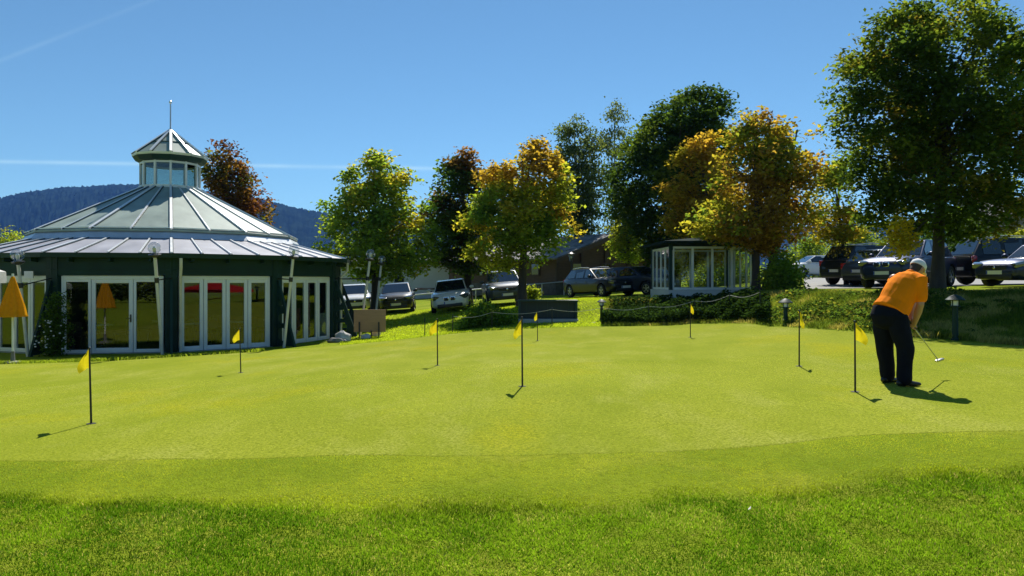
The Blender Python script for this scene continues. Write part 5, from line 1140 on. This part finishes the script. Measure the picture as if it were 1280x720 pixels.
# ------------------------------------------------------------------ sky, sun, camera
SAZ, SEL = 9.5, 49.5
wd = bpy.data.worlds.new('World'); sc.world = wd; wd.use_nodes = True; t = wd.node_tree; N = t.nodes; L = t.links; N.clear()
o = N.new('ShaderNodeOutputWorld'); bg = N.new('ShaderNodeBackground'); sky = N.new('ShaderNodeTexSky'); sky.sky_type = 'NISHITA'; sky.sun_disc = False
sky.sun_elevation = R(SEL); sky.sun_rotation = R(SAZ); sky.altitude = 1500; sky.air_density = 1.; sky.dust_density = 0.; sky.ozone_density = 4.5
bg.inputs[1].default_value = .088
# two contrails: bands of ice cloud high in the sky, placed by direction
tc = N.new('ShaderNodeTexCoord'); sx = N.new('ShaderNodeSeparateXYZ'); L.new(tc.outputs['Generated'], sx.inputs[0])
def math_(op, a, b=None, c=None):
    m = N.new('ShaderNodeMath'); m.operation = op
    for i, v in enumerate((a, b, c)):
        if v is None: continue
        if hasattr(v, 'links'): L.new(v, m.inputs[i])
        else: m.inputs[i].default_value = v
    return m.outputs[0]
ys = math_('MAXIMUM', sx.outputs['Y'], .02); U_ = math_('DIVIDE', sx.outputs['X'], ys); V__ = math_('DIVIDE', sx.outputs['Z'], ys)
nz = N.new('ShaderNodeTexNoise'); nz.inputs['Scale'].default_value = 9; nz.inputs['Detail'].default_value = 5; L.new(tc.outputs['Generated'], nz.inputs['Vector'])
def trail(p0, p1, wdt, amt, u0, u1):
    (xa, ya), (xb, yb) = [((x-640)/F, (HOR-y)/F) for x, y in (p0, p1)]; k = (yb-ya)/(xb-xa)
    line = math_('ADD', math_('MULTIPLY', math_('SUBTRACT', U_, xa), k), ya); ds = math_('DIVIDE', math_('SUBTRACT', V__, line), wdt/F)
    g_ = math_('EXPONENT', math_('MULTIPLY', math_('MULTIPLY', ds, ds), -1.)); fade = N.new('ShaderNodeMapRange'); fade.inputs[1].default_value = u0; fade.inputs[2].default_value = u1; fade.clamp = True; L.new(U_, fade.inputs[0])
    nn_ = N.new('ShaderNodeMapRange'); nn_.inputs[1].default_value = .3; nn_.inputs[2].default_value = .65; nn_.inputs[3].default_value = .35; nn_.inputs[4].default_value = 1; L.new(nz.outputs[0], nn_.inputs[0])
    front = math_('GREATER_THAN', sx.outputs['Y'], .05)
    return math_('MULTIPLY', math_('MULTIPLY', math_('MULTIPLY', g_, fade.outputs[0]), math_('MULTIPLY', nn_.outputs[0], amt)), front)
t1 = trail((0, 202), (560, 211), 2.4, .32, .15, -.15); t2 = trail((95, 38), (195, -2), 3.2, .06, -.42, -.50)
tot = math_('ADD', t1, t2)
mx = N.new('ShaderNodeMix'); mx.data_type = 'RGBA'; L.new(tot, mx.inputs[0]); L.new(sky.outputs[0], mx.inputs[6]); mx.inputs[7].default_value = (9.5, 9.8, 10.2, 1)
tn = N.new('ShaderNodeMix'); tn.data_type = 'RGBA'; tn.blend_type = 'MULTIPLY'; tn.inputs[0].default_value = 1; L.new(mx.outputs[2], tn.inputs[6]); tn.inputs[7].default_value = (.77, .98, .93, 1); L.new(tn.outputs[2], bg.inputs[0]); L.new(bg.outputs[0], o.inputs[0])
s_ = Vector((math.sin(R(SAZ))*math.cos(R(SEL)), math.cos(R(SAZ))*math.cos(R(SEL)), math.sin(R(SEL))))
ld = bpy.data.lights.new('sun', 'SUN'); ld.energy = 5.; ld.angle = R(.53); ld.color = (1, .95, .86); lo_ = bpy.data.objects.new('sun', ld); COL.objects.link(lo_); lo_.rotation_euler = s_.to_track_quat('Z', 'Y').to_euler()
cd = bpy.data.cameras.new('camera'); cd.sensor_width = 36; cd.lens = 36*F/1280; cd.shift_y = -8/1280; cd.clip_start = .05; cd.clip_end = 20000
co = bpy.data.objects.new('camera', cd); COL.objects.link(co); co.location = (0, 0, EYE); co.rotation_euler = (R(90), 0, 0); sc.camera = co
vs = sc.view_settings; vs.view_transform = 'Standard'; vs.look = 'None'; vs.gamma = 1; vs.use_curve_mapping = False; vs.exposure = .45
cy = sc.cycles; cy.max_bounces = 8; cy.diffuse_bounces = 4; cy.glossy_bounces = 4; cy.transmission_bounces = 5; cy.transparent_max_bounces = 16; cy.volume_bounces = 0; cy.use_denoising = True
cy.caustics_reflective = False; cy.caustics_refractive = False
